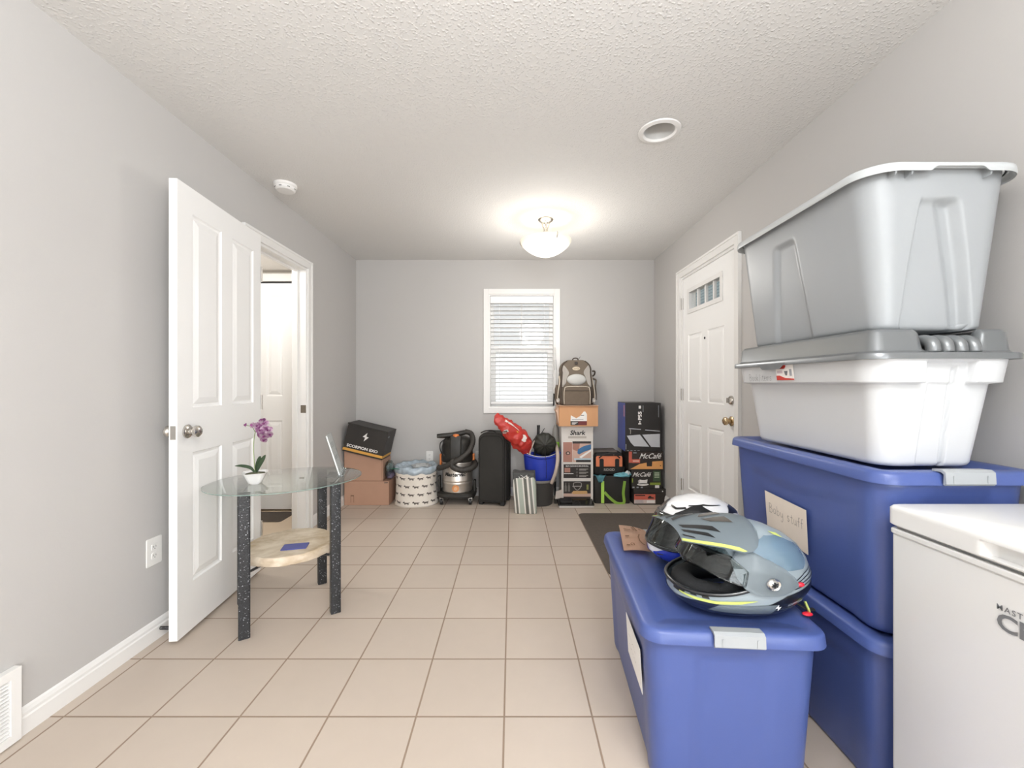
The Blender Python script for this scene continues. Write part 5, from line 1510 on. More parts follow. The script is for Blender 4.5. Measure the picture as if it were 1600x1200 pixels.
# nested buckets
bx_, by_ = .275, 4.06
t = thing('bucket', 'dark grey plastic bucket standing on the floor with the blue tub nested in it', 'bucket', (bx_-.012, by_, 0))
M_gb = mat('bucket_grey', '#3c3a38', .5, bump=.05)
bm = new(); lathe(bm, [(.118, 0), (.124, .004), (.152, .215), (.158, .218), (.162, .222), (.162, .245), (.158, .248), (.150, .246), (.148, .22), (.118, .008), (.0, .008)], 48, cap1=False); obj('bucket_body', bm, M_gb, t, auto=40)
bm = new(); lathe(bm, [(.1645, .226), (.1665, .232), (.1665, .243), (.163, .2485), (.158, .2485)], 48, cap0=False, cap1=False); obj('rim_band', bm, mat('rim_mid_grey', '#77736e', .5), t, auto=40)
t = thing('wash_tub', 'bright blue plastic tub nested in the dark bucket and holding odds and ends', 'tub', (bx_+.005, by_, .150))
M_bb = mat('tub_blue', '#2b3fae', .38, bump=.05)
bm = new()
rings = []
for r, z in ((.095, 0), (.105, .005), (.138, .10), (.150, .16), (.158, .20), (.170, .31), (.186, .318), (.190, .326), (.186, .333), (.168, .330), (.155, .20), (.135, .10), (.10, .012)):
    rings.append([(r*math.cos(a)*1.0, r*math.sin(a)*.86, z+(.014*math.cos(2*a) if z > .3 else 0)) for a in [2*PI*i/56 for i in range(56)]])
loft(bm, rings); obj('tub_body', bm, M_bb, t, auto=45)
bm = new(); tube(bm, [(.160*math.cos(a), .150*math.sin(a), .336+.014*math.cos(2*a)) for a in [PI*1.1+PI*.8*i/24 for i in range(25)]], .003, 6); obj('rim_trim', bm, M_pw, t, smooth=True)
# gathered black drawstring pouch
t = thing('drawstring_pouch', 'black gathered drawstring pouch lying on top of the blue tub', 'pouch', (WX(851, 4.02), 4.03, .485))
bm = new(); rings = []
for q in range(15):
    f = q/14; r = .100*math.sin(PI*(.03+.62*f))**.6 if q < 13 else .018; y = -.085+0.0*f
    ring = []
    for m_ in range(60):
        a = 2*PI*m_/60; pl = 1+.13*math.cos(11*a)*(1-f)+.05*noise.noise(Vector((math.cos(a)*2, math.sin(a)*2, f*3)))
        rr = (.012+.098*ss(0, .62, f))*pl if f < .75 else (.11*(1-ss(.75, 1.02, f))+.01)*pl
        ring.append((rr*math.cos(a)*.98, -.070+.15*f-.03*math.sin(PI*f), .085+rr*math.sin(a)*.98))
    rings.append(ring)
loft(bm, rings); obj('pouch_body', bm, mat('nylon_black', '#26261f', .55, bump=.5, bscale=40), t, smooth=True)
bm = new(); tube(bm, [(0, -.075, .085), (-.005, -.10, .03), (.0, -.155, -.03), (.004, -.185, -.10), (.0, -.185, -.20)], .0022, 6, 8); obj('drawcord', bm, M_black, t, smooth=True)
bm = new(); sph(bm, (0, -.074, .085), .010, 12, 8); obj('cord_lock', bm, M_black, t, smooth=True)
# brush handles
t = thing('hand_brush', 'dark brush handle with a red grip sticking up out of the blue tub', 'brush', (WX(842, 4.14), 4.13, .40))
bm = new(); tube(bm, [(-.05, -.01, -.07), (-.035, 0, .12), (-.012, 0, .20), (-.005, .0, .31), (-.005, 0, .345)], lambda q: .010+.006*q, 8, 6); obj('handle', bm, M_black, t, smooth=True)
bm = new(); tube(bm, [(-.030, -.012, .13), (-.016, -.014, .20)], .013, 8, 3); obj('red_grip', bm, mat('grip_maroon', '#7c3030', .5), t, smooth=True)
bm = new(); rbox(bm, .024, .010, .19, .255, .006, .003, c=(.010, -.004)); obj('head_block', bm, M_black, t, auto=40)
bm = new(); tube(bm, [(.012, 0, .25), (.030, 0, .275), (.055, 0, .315)], .004, 6, 4); obj('bristle_arm', bm, M_black, t, smooth=True)
t = thing('cleaning_wand', 'pale curved plastic handle rising from the left side of the blue tub', 'handle', (WX(832, 4.0), 4.02, .47))
bm = new(); tube(bm, [(-.03, -.005, -.12), (-.028, -.02, .0), (-.010, -.02, .07), (.020, -.01, .14)], lambda q: .010-.003*q, 8, 8); obj('wand', bm, mat('beige_plastic', '#b5a79b', .5), t, smooth=True)
# spray mop with white pole
YM = 4.27
t = thing('spray_mop', 'white pole mop with grey cone and green collar leaning by the window frame', 'mop', (WX(868, YM), YM, .0))
zz = lambda py: WZ(py, YM)
bm = new(); tube(bm, [(.003, .0, zz(668)), (.0, .0, zz(600)), (-.004, .03, zz(552))], .0085, 10, 3); obj('pole', bm, mat('pole_white', '#dcdcda', .35), t, smooth=True)
bm = new(); tube(bm, [(-.004, .03, zz(552)), (-.012, .03, zz(546)), (-.006, .03, zz(541)), (.004, .03, zz(545)), (.002, .028, zz(556))], .0035, 8, 5); obj('hang_loop', bm, M_pw, t, smooth=True)
bm = new(); tube(bm, [(-.003, .026, zz(562)), (-.001, .018, zz(578))], .0105, 10, 2); obj('grip', bm, M_black, t, smooth=True)
bm = new(); tube(bm, [(-.016, .005, zz(615)), (-.018, .002, zz(634))], .007, 8, 2); obj('trigger', bm, M_black, t, smooth=True)
bm = new(); lathe(bm, [(.014, zz(664)), (.028, zz(670)), (.040, zz(690)), (.041, zz(695)), (.02, zz(697))], 24); obj('cone', bm, mat('cone_grey', '#8b8883', .45), t, auto=50)
bm = new(); lathe(bm, [(.043, zz(690)), (.045, zz(692)), (.045, zz(697)), (.035, zz(699))], 24, c=(0, -.002, 0)); obj('collar', bm, mat('lime_green', '#8fc43d', .4), t, auto=50)
bm = new(); tube(bm, [(.0, -.03, zz(694)), (-.010, -.20, .535), (-.018, -.36, .500), (-.024, -.415, .44), (-.045, -.425, .34), (-.080, -.40, .235)], lambda q: .019-.004*q, 10, 8); obj('curved_handle', bm, mat('beige_plastic', '#b5a79b', .5), t, smooth=True)
bm = new(); tube(bm, [(.0, .0, zz(697)), (.0, .02, .25), (.0, .035, .01)], .010, 8, 3); obj('lower_tube', bm, M_black, t, smooth=True)

# striped fabric bag in front
t = thing('striped_bag', 'grey and white striped upright fabric bag standing before the suitcase and buckets', 'bag', (WX(822, 3.76), 3.79, 0), math.radians(-4), None, 0, math.radians(0))
M_st = bpy.data.materials.new('stripes'); M_st.use_nodes = True
nt = M_st.node_tree; N = nt.nodes; L = nt.links; b = N['Principled BSDF']; b.inputs['Roughness'].default_value = .7
tcn = N.new('ShaderNodeTexCoord'); sp = N.new('ShaderNodeSeparateXYZ'); L.new(tcn.outputs['Object'], sp.inputs[0])
mr = N.new('ShaderNodeMapRange'); mr.inputs['From Min'].default_value = -.105; mr.inputs['From Max'].default_value = .105
ad = N.new('ShaderNodeMath'); ad.operation = 'MULTIPLY_ADD'; ad.inputs[1].default_value = .09
L.new(sp.outputs['Z'], ad.inputs[0]); L.new(sp.outputs['X'], ad.inputs[2]); L.new(ad.outputs[0], mr.inputs['Value'])
rp = N.new('ShaderNodeValToRGB'); rp.color_ramp.interpolation = 'CONSTANT'; L.new(mr.outputs[0], rp.inputs['Fac'])
cols = [(0, '#a9aba6'), (.07, '#dcd9d2'), (.13, '#66665f'), (.22, '#dcd9d2'), (.28, '#a8b0a5'), (.47, '#dcd9d2'), (.53, '#66665f'), (.66, '#dcd9d2'), (.74, '#7e7f79'), (.85, '#dcd9d2'), (.90, '#a8b0a5')]
er = rp.color_ramp.elements
er[0].position = 0; er[0].color = (*lin(cols[0][1]), 1); er[1].position = cols[1][0]; er[1].color = (*lin(cols[1][1]), 1)
for p_, c_ in cols[2:]: e_ = er.new(p_); e_.color = (*lin(c_), 1)
L.new(rp.outputs['Color'], b.inputs['Base Color'])
bm = new(); rings = []
for z, wv, dv in ((0, .094, .068), (.006, .098, .072), (.10, .101, .074), (.22, .102, .072), (.30, .099, .066), (.335, .097, .06), (.352, .095, .055), (.345, .088, .045), (.28, .08, .04)):
    rings.append([(x+.004*noise.noise(Vector((x*9, y*9, z*8)))-.05*z, y+.006*noise.noise(Vector((x*11, y*9+4, z*9))), z) for x, y, *_ in rrect(wv, dv, .02, 4, 8)])
loft(bm, rings); obj('bag_body', bm, M_st, t, smooth=True)
bm = new(); rings = [[(x*1.015-.05*z+.0, y*1.03+.003*noise.noise(Vector((x*30, y*30, z*20))), z+.010*noise.noise(Vector((x*18, y*18, 3)))) for x, y, *_ in rrect(.0985, .063, .02, 4, 12)] for z in (.296, .33, .362)]
rings += [[(x*.9-.018, y*.8, .356) for x, y, *_ in rrect(.095, .058, .02, 4, 12)]]
loft(bm, rings, False, True); obj('gathered_top', bm, mat('bag_dark', '#4b4c4b', .8, var=.3, vscale=40), t, smooth=True)
for s in (-1, 1):
    bm = new(); tube(bm, [(s*.045-.016, -.068, .33), (s*.025-.016, -.072, .31), (-s*.03-.016, -.070, .345)], .0018, 6, 6); obj('drawcord', bm, M_pw, t, smooth=True)

# tall white vacuum carton
YS = 4.05; t = thing('vacuum_box', 'tall white and black printed vacuum cleaner carton standing on the floor', 'box', (WX(902, YS), YS+.095, 0))
w, h, d = .306, .745, .19
obj('carton', boxbm(-w/2, w/2, -d/2, d/2, 0, h), mat('carton_white', '#d8d3cd', .5), t, bevel=.002)
fr = front(-d/2); pz = lambda py: WZ(py, YS); pxx = lambda px: WX(px, YS)-WX(902, YS)
text('Shark', .060, Frame(fr.p(0, pz(676.5)), fr.u, fr.v), M_ink, t, bold=.0016, shear=.18, sx=1.05)
decal('text_line', fr, rect(-.088, .088, pz(685), pz(681.5)), mat('print_taupe', '#b3aca4', .6), t)
M_rose = mat('print_rose', '#a9796a', .5); M_brn = mat('print_dark', '#2e2825', .5); M_cy = mat('print_blue', '#3d6f9c', .4); M_sand = mat('print_sand', '#c9a99a', .5)
decal('photo_panel', fr, rect(pxx(880), pxx(894), pz(722), pz(691)), M_rose, t)
decal('photo_panel', fr, rect(pxx(894.5), pxx(923.5), pz(722), pz(689.5)), M_sand, t)
decal('header_strip', fr, rect(pxx(894.5), pxx(923.5), pz(693), pz(689.5)), M_brn, t, off=.0014)
decal('rug_print', fr, [(pxx(894.5), pz(693)), (pxx(906), pz(693)), (pxx(904), pz(706)), (pxx(894.5), pz(702))], M_rose, t, off=.0014)
decal('floor_head_print', fr, [(pxx(902), pz(708)), (pxx(903), pz(702)), (pxx(912), pz(697)), (pxx(923.5), pz(694)), (pxx(923.5), pz(702)), (pxx(912), pz(706)), (pxx(905), pz(710))], M_cy, t, off=.0016)
decal('floor_head_print', fr, ngon(pxx(887.5), pz(708), .022, 20, .017), M_brn, t, off=.0014)
decal('floor_head_print', fr, ngon(pxx(887.5), pz(708), .012, 16, .009), M_sand, t, off=.0020)
decal('wand_print', fr, [(pxx(905), pz(714)), (pxx(923.5), pz(702)), (pxx(923.5), pz(705)), (pxx(908), pz(716))], M_pw, t, off=.0016)
decal('wand_print', fr, rect(pxx(897), pxx(923.5), pz(719), pz(716)), mat('print_ice', '#b6cbd6', .5), t, off=.0014)
decal('footer_strip', fr, rect(pxx(900), pxx(923), pz(722), pz(718.5)), M_brn, t, off=.0018)
pn1 = decal('feature_panel', fr, rect(pxx(880.5), pxx(923), pz(747), pz(725.5)), M_brn, t)
text('SELF-CLEANING BRUSHROLL', .0175, Frame(fr.p(pxx(901.7), pz(728.3)), fr.u, fr.v), M_pw, pn1, bold=.0004, sx=.98)
decal('feature_print', fr, rect(pxx(882), pxx(891), pz(738), pz(731)), M_rose, pn1, off=.0014)
decal('feature_print', fr, rect(pxx(881), pxx(896), pz(740.5), pz(739.5)), M_pw, pn1, off=.0014)
for k in range(3):
    py = 733+k*5
    c = (pxx(901.5), pz(py)); bm = new(); P = [(c[0]+.008*math.cos(a), c[1]+.008*math.sin(a)) for a in [2*PI*i/16 for i in range(17)]]; ribbon(bm, P, .0016, fr, .0014); obj('icon_ring', bm, mat('print_silver', '#9c9791', .5), pn1)
    for q in range(2): decal('text_line', fr, rect(pxx(905), pxx(919-q*3), pz(py+.5+q*1.6), pz(py-.6+q*1.6)), mat('print_silver', '#9c9791', .5), pn1, off=.0014)
pn2 = decal('lifestyle_panel', fr, rect(pxx(880.5), pxx(923), pz(785), pz(752)), M_brn, t)
decal('table_print', fr, rect(pxx(880.5), pxx(923), pz(776), pz(771)), M_sand, pn2, off=.0014)
decal('board_print', fr, [(pxx(893), pz(770)), (pxx(896), pz(767)), (pxx(917), pz(767)), (pxx(918), pz(771.5)), (pxx(896), pz(772))], mat('print_wood', '#c99f6a', .5), pn2, off=.0018)
sh = [(pxx(902)+x, pz(759)+z) for x, z in ((-.037, .026), (0, .034), (.037, .026), (.034, -.010), (.0, -.042), (-.034, -.010), (-.037, .026))]
bm = new(); P = catmull([(a, b2, 0) for a, b2 in sh], 4); ribbon(bm, [(p.x, p.y) for p in P], .007, fr, .0016); obj('shield_emblem', bm, mat('print_silver', '#9c9791', .5), pn2)
decal('shield_bar', fr, rect(pxx(894.5), pxx(909), pz(760.5), pz(759)), mat('print_silver', '#9c9791', .5), pn2, off=.0020)
for px in (884, 889): decal('bottle_print', fr, [(pxx(px-1.6), pz(768)), (pxx(px+1.6), pz(768)), (pxx(px+1.6), pz(760)), (pxx(px+.5), pz(757)), (pxx(px+.5), pz(754)), (pxx(px-.5), pz(754)), (pxx(px-.5), pz(757)), (pxx(px-1.6), pz(760))], mat('print_bottle', '#6f6a64', .4), pn2, off=.0016)
decal('leaf_print', fr, rect(pxx(916.5), pxx(919.5), pz(765), pz(757)), mat('print_olive', '#8a8f4f', .5), pn2, off=.0016)
# flat black and white devices lying in front of it
t = thing('floor_scale', 'flat white and black slab lying on the floor in front of the vacuum carton', 'scale', (WX(900, 3.93), 3.945, 0), math.radians(3))
bm = new(); rbox(bm, .165, .045, 0, .020, .012, .004); obj('lower_plate', bm, mat('scale_white', '#cfccc7', .3), t, auto=40)
bm = new(); rbox(bm, .150, .04, .0205, .028, .010, .003); obj('rim', bm, M_black, t, auto=40)
t = thing('black_tray', 'glossy black tray tilted on top of the flat white slab by the vacuum carton', 'tray', (WX(899, 3.96), 3.955, .0295), math.radians(2), None, math.radians(16))
bm = new(); rbox(bm, .170, .055, 0, .014, .012, .004); obj('tray_body', bm, mat('gloss_black', '#1c1b1b', .15, coat=.5), t, auto=40)
bm = new(); rbox(bm, .055, .035, .0142, .034, .006, .003, c=(-.09, .005)); obj('raised_box', bm, M_black, t, auto=40)
t = thing('folded_leaflet', 'pale folded leaflet wedged upright at the left foot of the vacuum carton', 'leaflet', (WX(875, 4.02), 4.05, 0), math.radians(8))
bm = new(); prism(bm, [(-.045, .045), (.028, .052), (.028, .135), (-.038, .120)], -.004, .0); obj('paper', bm, mat('leaflet_cream', '#cfc4bb', .7), t)
obj('base_block', boxbm(-.05, .030, -.006, .02, 0, .045), M_bc, t)

# open brown carton on top of it
YO = 4.0; zb = .7465
t = thing('cardboard_box', 'brown cardboard box with a torn white label, on top of the tall white carton', 'box', (WX(903.5, YO)+.003, YO+.11, zb))
w, h, d = .372, .195, .22
obj('carton', boxbm(-w/2, w/2, -d/2, d/2, 0, h), mat('carton_tan', '#c9986f', .8, bump=.1, bscale=90, var=.04), t, bevel=.002)
fr = front(-d/2)
bm = new(); box(bm, -w/2-.012, w/2+.006, -d/2-.016, d/2, h+.0005, h+.0045); obj('top_flap', bm, mat('cardboard_light', '#cba586', .85), t)
bm = new(); prism(bm, [(-w/2-.004, h), (-w/2-.030, h-.05), (-w/2-.022, h-.06), (-w/2-.002, .02)], -d/2-.002, -d/2+.16); obj('side_flap', bm, mat('cardboard_light', '#cba586', .85), t)
lz = lambda py: WZ(py, YO)-zb; lxx = lambda px: WX(px, YO)-WX(903.5, YO)
lb = decal('label', fr, [(lxx(891), lz(658)), (lxx(916.5), lz(658)), (lxx(916.5), lz(647)), (lxx(914), lz(643)), (lxx(911.5), lz(643)), (lxx(906), lz(650)), (lxx(900), lz(653.5)), (lxx(891.5), lz(649))], M_pw, t)
decal('label_band', fr, rect(lxx(891), lxx(903), lz(664.5), lz(658)), M_brn, lb)
decal('label_band', fr, rect(lxx(903), lxx(916.5), lz(664.5), lz(658)), mat('print_maroon', '#6d2b2c', .5), lb)
for k in range(3): decal('label_text', fr, rect(lxx(893), lxx(902-k*2), lz(660.5+k*1.4), lz(659.8+k*1.4)), M_pw, lb, off=.0014)
decal('label_text', fr, rect(lxx(907), lxx(912), lz(649.5), lz(648.5)), M_ink, lb, off=.0014)
decal('label_text', fr, rect(lxx(893), lxx(911), lz(656), lz(655.2)), mat('print_grey', '#9a9da3', .7), lb, off=.0014)

# backpack
t = thing('backpack', 'taupe and grey hiking backpack standing on the brown box beside the window', 'backpack', (WX(901, YO)+.002, YO+.12, zb+h+.005))
M_tp = mat('backpack_taupe', '#6b6054', .85, bump=.4, bscale=300, var=.08); M_lg2 = mat('backpack_light', '#dad4cd', .8, bump=.4, bscale=250)
M_tp2 = mat('backpack_pocket', '#6b5e51', .9, bump=.5, bscale=200, var=.15, vscale=30); M_pipe = mat('piping_cream', '#cbbfae', .7)
HB = .435
def bw(z):   # half width by height
    return lerp(.150, .160, ss(0, .1, z)) if z < .2 else lerp(.160, .150, (z-.2)/.13) if z < .33 else .150*(max(0, 1-((z-.33)/(HB-.33+.012))**2.4))**.5+.004
rings = []
for q in range(30):
    z = HB*q/29; wv = bw(z); dp = .105 if z < .2 else lerp(.105, .060, (z-.2)/(HB-.2)); rr = min(wv, dp)*.55
    if q == 0: wv *= .93; dp *= .9
    rings.append([(x, y, z) for x, y, *_ in rrect(wv, dp, rr, 6, 6)])
bm = new(); loft(bm, rings); bk = obj('main_body', bm, M_tp, t, smooth=True)
# outline of the front with zipper piping
def ftop(z): return (.105 if z < .2 else lerp(.105, .060, (z-.2)/(HB-.2)))
for s in (-1, 1):
    P = [(s*(bw(z)-.012), -ftop(z)-.002+.006, z) for z in [.01+(HB-.02)*i/20 for i in range(21)]]
    bm = new(); tube(bm, P, .006, 6, 2); obj('zipper_piping', bm, mat('piping_brown', '#4a4038', .8), t, smooth=True)
    # pale side panels of the front
    bm = new(); G = []
    for j in range(13):
        z = lerp(.175, .385, j/12); inner = lerp(.080, .055, j/12)+.040*(math.sin(PI*j/12)); outer = bw(z)-.022
        inner = min(inner, outer-.004)
        inner = [.128, .118, .104, .098, .095, .090, .082, .072, .070, .076, .088, .102, .118][j]
        inner = min(inner, outer-.002)
        G.append([bm.verts.new((s*lerp(inner, outer, i/5), -ftop(z)-.003-.003*math.sin(PI*i/5), z)) for i in range(6)])
    for j in range(12):
        for i in range(5): bm.faces.new((G[j][i], G[j][i+1], G[j+1][i+1], G[j+1][i]))
    bmesh.ops.solidify(bm, geom=bm.faces[:], thickness=.002); obj('side_panel', bm, M_lg2, t, smooth=True)
    # side pockets and straps
    bm = lumpy((s*.175, .01, .10), .05, 3+s, .12, (.5, 1, 1.9)); obj('side_pocket', bm, M_tp2, t, smooth=True)
    bm = new(); tube(bm, [(s*.155, -.05, .02), (s*.178, -.075, .06), (s*.172, -.09, .15), (s*.160, -.08, .22), (s*.158, -.03, .28)], .007, 6, 5, flat=.4); obj('compression_strap', bm, M_pipe, t, smooth=True)
    bm = new(); sph(bm, (s*.172, -.06, .045), .018, 12, 8, (1, .8, 1.3)); obj('strap_buckle', bm, M_lg2, t, smooth=True)
bm = new(); tube(bm, [(.165, -.02, .33), (.190, -.02, .325), (.188, -.01, .295), (.172, 0, .28)], .008, 8, 5); obj('side_loop', bm, mat('piping_brown', '#4a4038', .8), t, smooth=True)
bm = new(); tube(bm, [(.170, -.03, .255), (.200, -.03, .24), (.195, -.03, .18), (.203, -.03, .11), (.208, -.02, .05)], lambda q: .018-.010*q, 8, 6, flat=.5); obj('side_strap', bm, M_tp, t, smooth=True)
# lower pocket
bm = new(); rings = [[(x, y-.105, z) for x, y, *_ in rrect(wv, .030, .018, 5, 4)] for z, wv in ((.002, .118), (.01, .124), (.12, .126), (.160, .120), (.178, .105), (.183, .09))]
loft(bm, rings); pk2 = obj('front_pocket', bm, M_tp2, t, smooth=True)
P = [(-.122, -.137, .01), (-.124, -.137, .10), (-.118, -.137, .155), (-.100, -.136, .176), (0, -.136, .181), (.100, -.136, .176), (.118, -.137, .155), (.124, -.137, .10), (.122, -.137, .01)]
bm = new(); tube(bm, P, .0045, 6, 6); obj('piping', bm, M_pipe, pk2, smooth=True)
bm = new(); tube(bm, [(-.112, -.137, .140), (.112, -.137, .140)], .003, 6, 2); obj('zipper', bm, mat('piping_brown', '#4a4038', .8), pk2, smooth=True)
# padded oval and logo
bm = new(); sph(bm, (0, -.098, .245), 1, 28, 16, (.092, .030, .054)); obj('padded_oval', bm, mat('pad_grey', '#bdbdba', .6, bump=.2, bscale=200), t, smooth=True)
bm = new(); loft(bm, [[(.037*math.cos(a)*k, -ftop(.352)-d_, .352+.018*math.sin(a)*k) for a in [2*PI*i/28 for i in range(28)]] for k, d_ in ((1, .0), (1, .006), (.9, .008))]); lg = obj('logo_badge', bm, mat('badge_cream', '#c9bba4', .6), t, auto=40)
fr = Frame((0, -ftop(.352)-.008, .352), (1, 0, 0), (0, 0, 1))
for q in (((-.022, .006), (-.012, -.008), (-.002, .006), (.006, -.006)), ((.008, .008), (.020, .002), (.010, -.008), (.024, -.006))):
    bm = new(); ribbon(bm, q, .003, fr, .0008); obj('logo_line', bm, M_tp, lg)
bm = new(); tube(bm, [(-.030, -.02, .425), (-.022, -.03, .448), (.0, -.034, .455), (.022, -.03, .448), (.030, -.02, .425)], .006, 8, 6); obj('haul_loop', bm, mat('piping_brown', '#4a4038', .8), t, smooth=True)
bm = new(); rbox(bm, .014, .006, .392, .418, .003, .002, c=(0, -.077)); obj('clip', bm, mat('clip_dark', '#3a322b', .5), t, auto=40)
bm = new(); tube(bm, [(.02, -.03, .440), (.035, -.035, .452), (.047, -.03, .470)], .002, 6, 4); obj('cord_end', bm, M_black, t, smooth=True)

# cooler bag and tool bag
YC = 4.03
t = thing('cooler_bag', 'black square shopping cooler bag with lime green handles on the floor', 'bag', (.966, YC+.14, 0))
w, h, d = .345, .262, .25
M_cb = mat('cooler_black', '#23211f', .7, bump=.15, bscale=80)
bm = new(); rings = []
for z, k in ((0, .98), (.006, 1), (.13, 1.005), (h-.004, 1), (h, .985)): rings.append(rr_ring(w/2*k, d/2*k, .02, z, 5, 4))
loft(bm, rings); obj('bag_body', bm, M_cb, t, auto=50)
fr = front(-d/2); M_gn = mat('lime_strap', '#b2e060', .6, bump=.2, bscale=300)
def strap_line(pts, wd, name='strap', y=-d/2-.007):
    P = catmull([(a, y-c_, b2) for a, b2, c_ in pts], 6); bm = new(); G = []
    for i, p in enumerate(P):
        T_ = (P[min(i+1, len(P)-1)]-P[max(i-1, 0)]).normalized(); sd = Vector((T_.z, 0, -T_.x)).normalized()*wd/2
        G.append([bm.verts.new(p+sd), bm.verts.new(p-sd)])
    for a, b2 in zip(G, G[1:]): bm.faces.new((a[0], a[1], b2[1], b2[0]))
    bmesh.ops.solidify(bm, geom=bm.faces[:], thickness=.003); return obj(name, bm, M_gn, t, smooth=False)
cx = lambda px: WX(px, YC)-.966; cz_ = lambda py: WZ(py, YC)
obj('strap', boxbm(cx(942)-.015, cx(942)+.015, -d/2-.007, -d/2-.003, .006, cz_(752)), M_gn, t, bevel=.001)
strap_line([(cx(944.5), cz_(769), .004), (cx(952), cz_(777), .010), (cx(962), cz_(785), .014), (cx(970), cz_(786.5), .016), (cx(975), cz_(784), .012), (cx(974), cz_(770), .008), (cx(976.5), cz_(752), .0)], .027)
t2 = thing('teal_cloth', 'teal cloth draped over the front edge of the black cooler bag at its left', 'cloth', (cx(938)+.966, YC+.005, h))
bm = new(); G = []
for j in range(9):
    G.append([])
    for i in range(13):
        u = i/12-.5; v = j/8
        wd = .13*(1-v*.75) if v > .3 else .13
        y = lerp(.05, -.008, min(1, v/.45)); z = .006 if v < .45 else .006-(v-.45)*.11
        G[-1].append(bm.verts.new((u*wd, y+.004*math.sin(9*u+j)-.003, z+.004*math.sin(14*u+j*.7)*(1 if v < .5 else .4))))
for j in range(8):
    for i in range(12): bm.faces.new((G[j][i], G[j][i+1], G[j+1][i+1], G[j+1][i]))
bmesh.ops.solidify(bm, geom=bm.faces[:], thickness=.003); obj('cloth', bm, mat('teal_fabric', '#74b3c1', .75, bump=.6, bscale=60), t2, smooth=True)
t2 = thing('teal_cloth', 'teal and white crumpled cloth bulging from the cooler bag at its right end', 'cloth', (cx(974)+.966, YC+.030, h))
obj('cloth', lumpy((-.005, -.02, .012), .055, 12, .45, (1.35, .7, .42), freq=2.6, zmin=.0), mat('teal_fabric', '#74b3c1', .75), t2, smooth=True)
obj('white_edge', lumpy((.048, -.012, .028), .030, 15, .45, (.8, .7, .8), freq=2.6), mat('cloth_white', '#cfd3d3', .8), t2, smooth=True)
# tool bag
t = thing('tool_bag', 'orange and black soft tool bag with dark carrying handles sitting on the cooler bag', 'tool bag', (WX(952, YC)+.010, YC+.155, h+.012))
w, h2, d2 = .285, .205, .21
M_or = mat('tool_orange', '#e2845e', .75, bump=.3, bscale=300)
bm = new(); rings = []
for z, k in ((0, .97), (.008, 1), (.10, 1.01), (.17, .98), (.195, .93), (.205, .85)): rings.append(rr_ring(w/2*k, d2/2*k, .025, z, 5, 4))
loft(bm, rings); obj('bag_body', bm, M_cb, t, auto=50)
fr = front(-d2/2-.004)
bm = new(); prism(bm, [(-.128, .075), (.128, .075), (.128, .165), (.118, .178), (-.118, .178), (-.128, .165)], -d2/2-.009, -d2/2+.004); obj('orange_panel', bm, M_or, t, bevel=.004)
for s in (-1, 1):
    bm = new(); prism(bm, [(s*.075-.020, .02), (s*.075+.020, .02), (s*.075+.020, .145), (s*.075+.012, .152), (s*.075-.012, .152), (s*.075-.020, .145)], -d2/2-.0125, -d2/2-.0095); obj('handle_webbing', bm, M_black, t)
bm = new(); tube(bm, [(-.10, -d2/2-.012, .160), (-.06, -d2/2-.02, .192), (0, -d2/2-.022, .202), (.06, -d2/2-.02, .192), (.10, -d2/2-.012, .160)], .009, 8, 8, flat=.7); obj('carry_handle', bm, M_black, t, smooth=True)
bm = new(); sph(bm, (.04, -d2/2-.022, .196), .008, 10, 8); obj('zip_pull', bm, M_chrome, t, smooth=True)
text('RIDGID', .032, Frame((.0, -d2/2-.003, .045), (1, 0, 0), (0, 0, 1)), mat('print_silver', '#9c9791', .5), t, bold=.0012, sx=1.0, off=.004)
bm = new(); prism(bm, [(-w/2-.012, .178), (-w/2-.006, .222), (.085, .228), (.125, .178), (.1, .186), (.0, .216), (-.09, .205)], -.045, .085); 
for v in bm.verts: v.co.z += .0 if v.co.y > 0 else -.008
obj('lid_flap', bm, mat('tool_bag_grey', '#6e6660', .8, var=.1), t, bevel=.003)

# game console box and coffee cartons in the right corner
YP = 3.995
t = thing('shoe_box', 'black shoe box with an orange end label, on the floor in the right corner', 'box', (WX(1015.5, YP)+.003, YP+.155, 0))
w, h, d = .305, .150, .29
obj('carton', boxbm(-w/2, w/2, -d/2, d/2, 0, h-.038), M_bc, t, bevel=.002)
ld = obj('box_lid', boxbm(-w/2-.002, w/2+.002, -d/2-.002, d/2+.002, h-.0375, h), M_bc, t, bevel=.002)
fr = front(-d/2); sx_ = lambda px: WX(px, YP)-WX(1015.5, YP)-.003; sz_ = lambda py: WZ(py, YP)
M_rp = mat('print_salmon', '#c4614f', .5)
lb = decal('label', fr, rect(-.150, .052, .012, .100), mat('label_offwhite', '#cfc0ba', .55), t)
decal('label_band', fr, rect(-.150, .052, .048, .100), M_rp, lb, off=.0014)
decal('label_text', fr, rect(-.140, -.045, .084, .094), M_ink, lb, off=.0020)
decal('shoe_picture', fr, [(-.02, .058), (-.02, .070), (-.005, .086), (.012, .084), (.012, .074), (.035, .070), (.038, .058)], M_brn, lb, off=.0020)
decal('label_text', fr, rect(-.030, .045, .018, .042), M_pw, lb, off=.0020)
for k in range(5): decal('label_text', fr, rect(-.140, -.06-.008*(k % 2), .018+k*.006, .0205+k*.006), mat('print_grey', '#9a9da3', .7), lb, off=.0014)
fl = Frame((0, -d/2-.002, 0), (1, 0, 0), (0, 0, 1))
decal('logo_dot', fl, ngon(.120, .128, .006, 16), M_pw, ld)
z1 = h+.0005
t = thing('coffee_carton', 'black coffee pod carton with a green label and white cup, standing on the shoe box', 'box', (WX(1011.5, YP), YP+.145, z1))
w, h, d = .288, .178, .26
obj('carton', boxbm(-w/2, w/2, -d/2, d/2, 0, h), M_bc, t, bevel=.002)
fr = front(-d/2); px0 = 1011.5
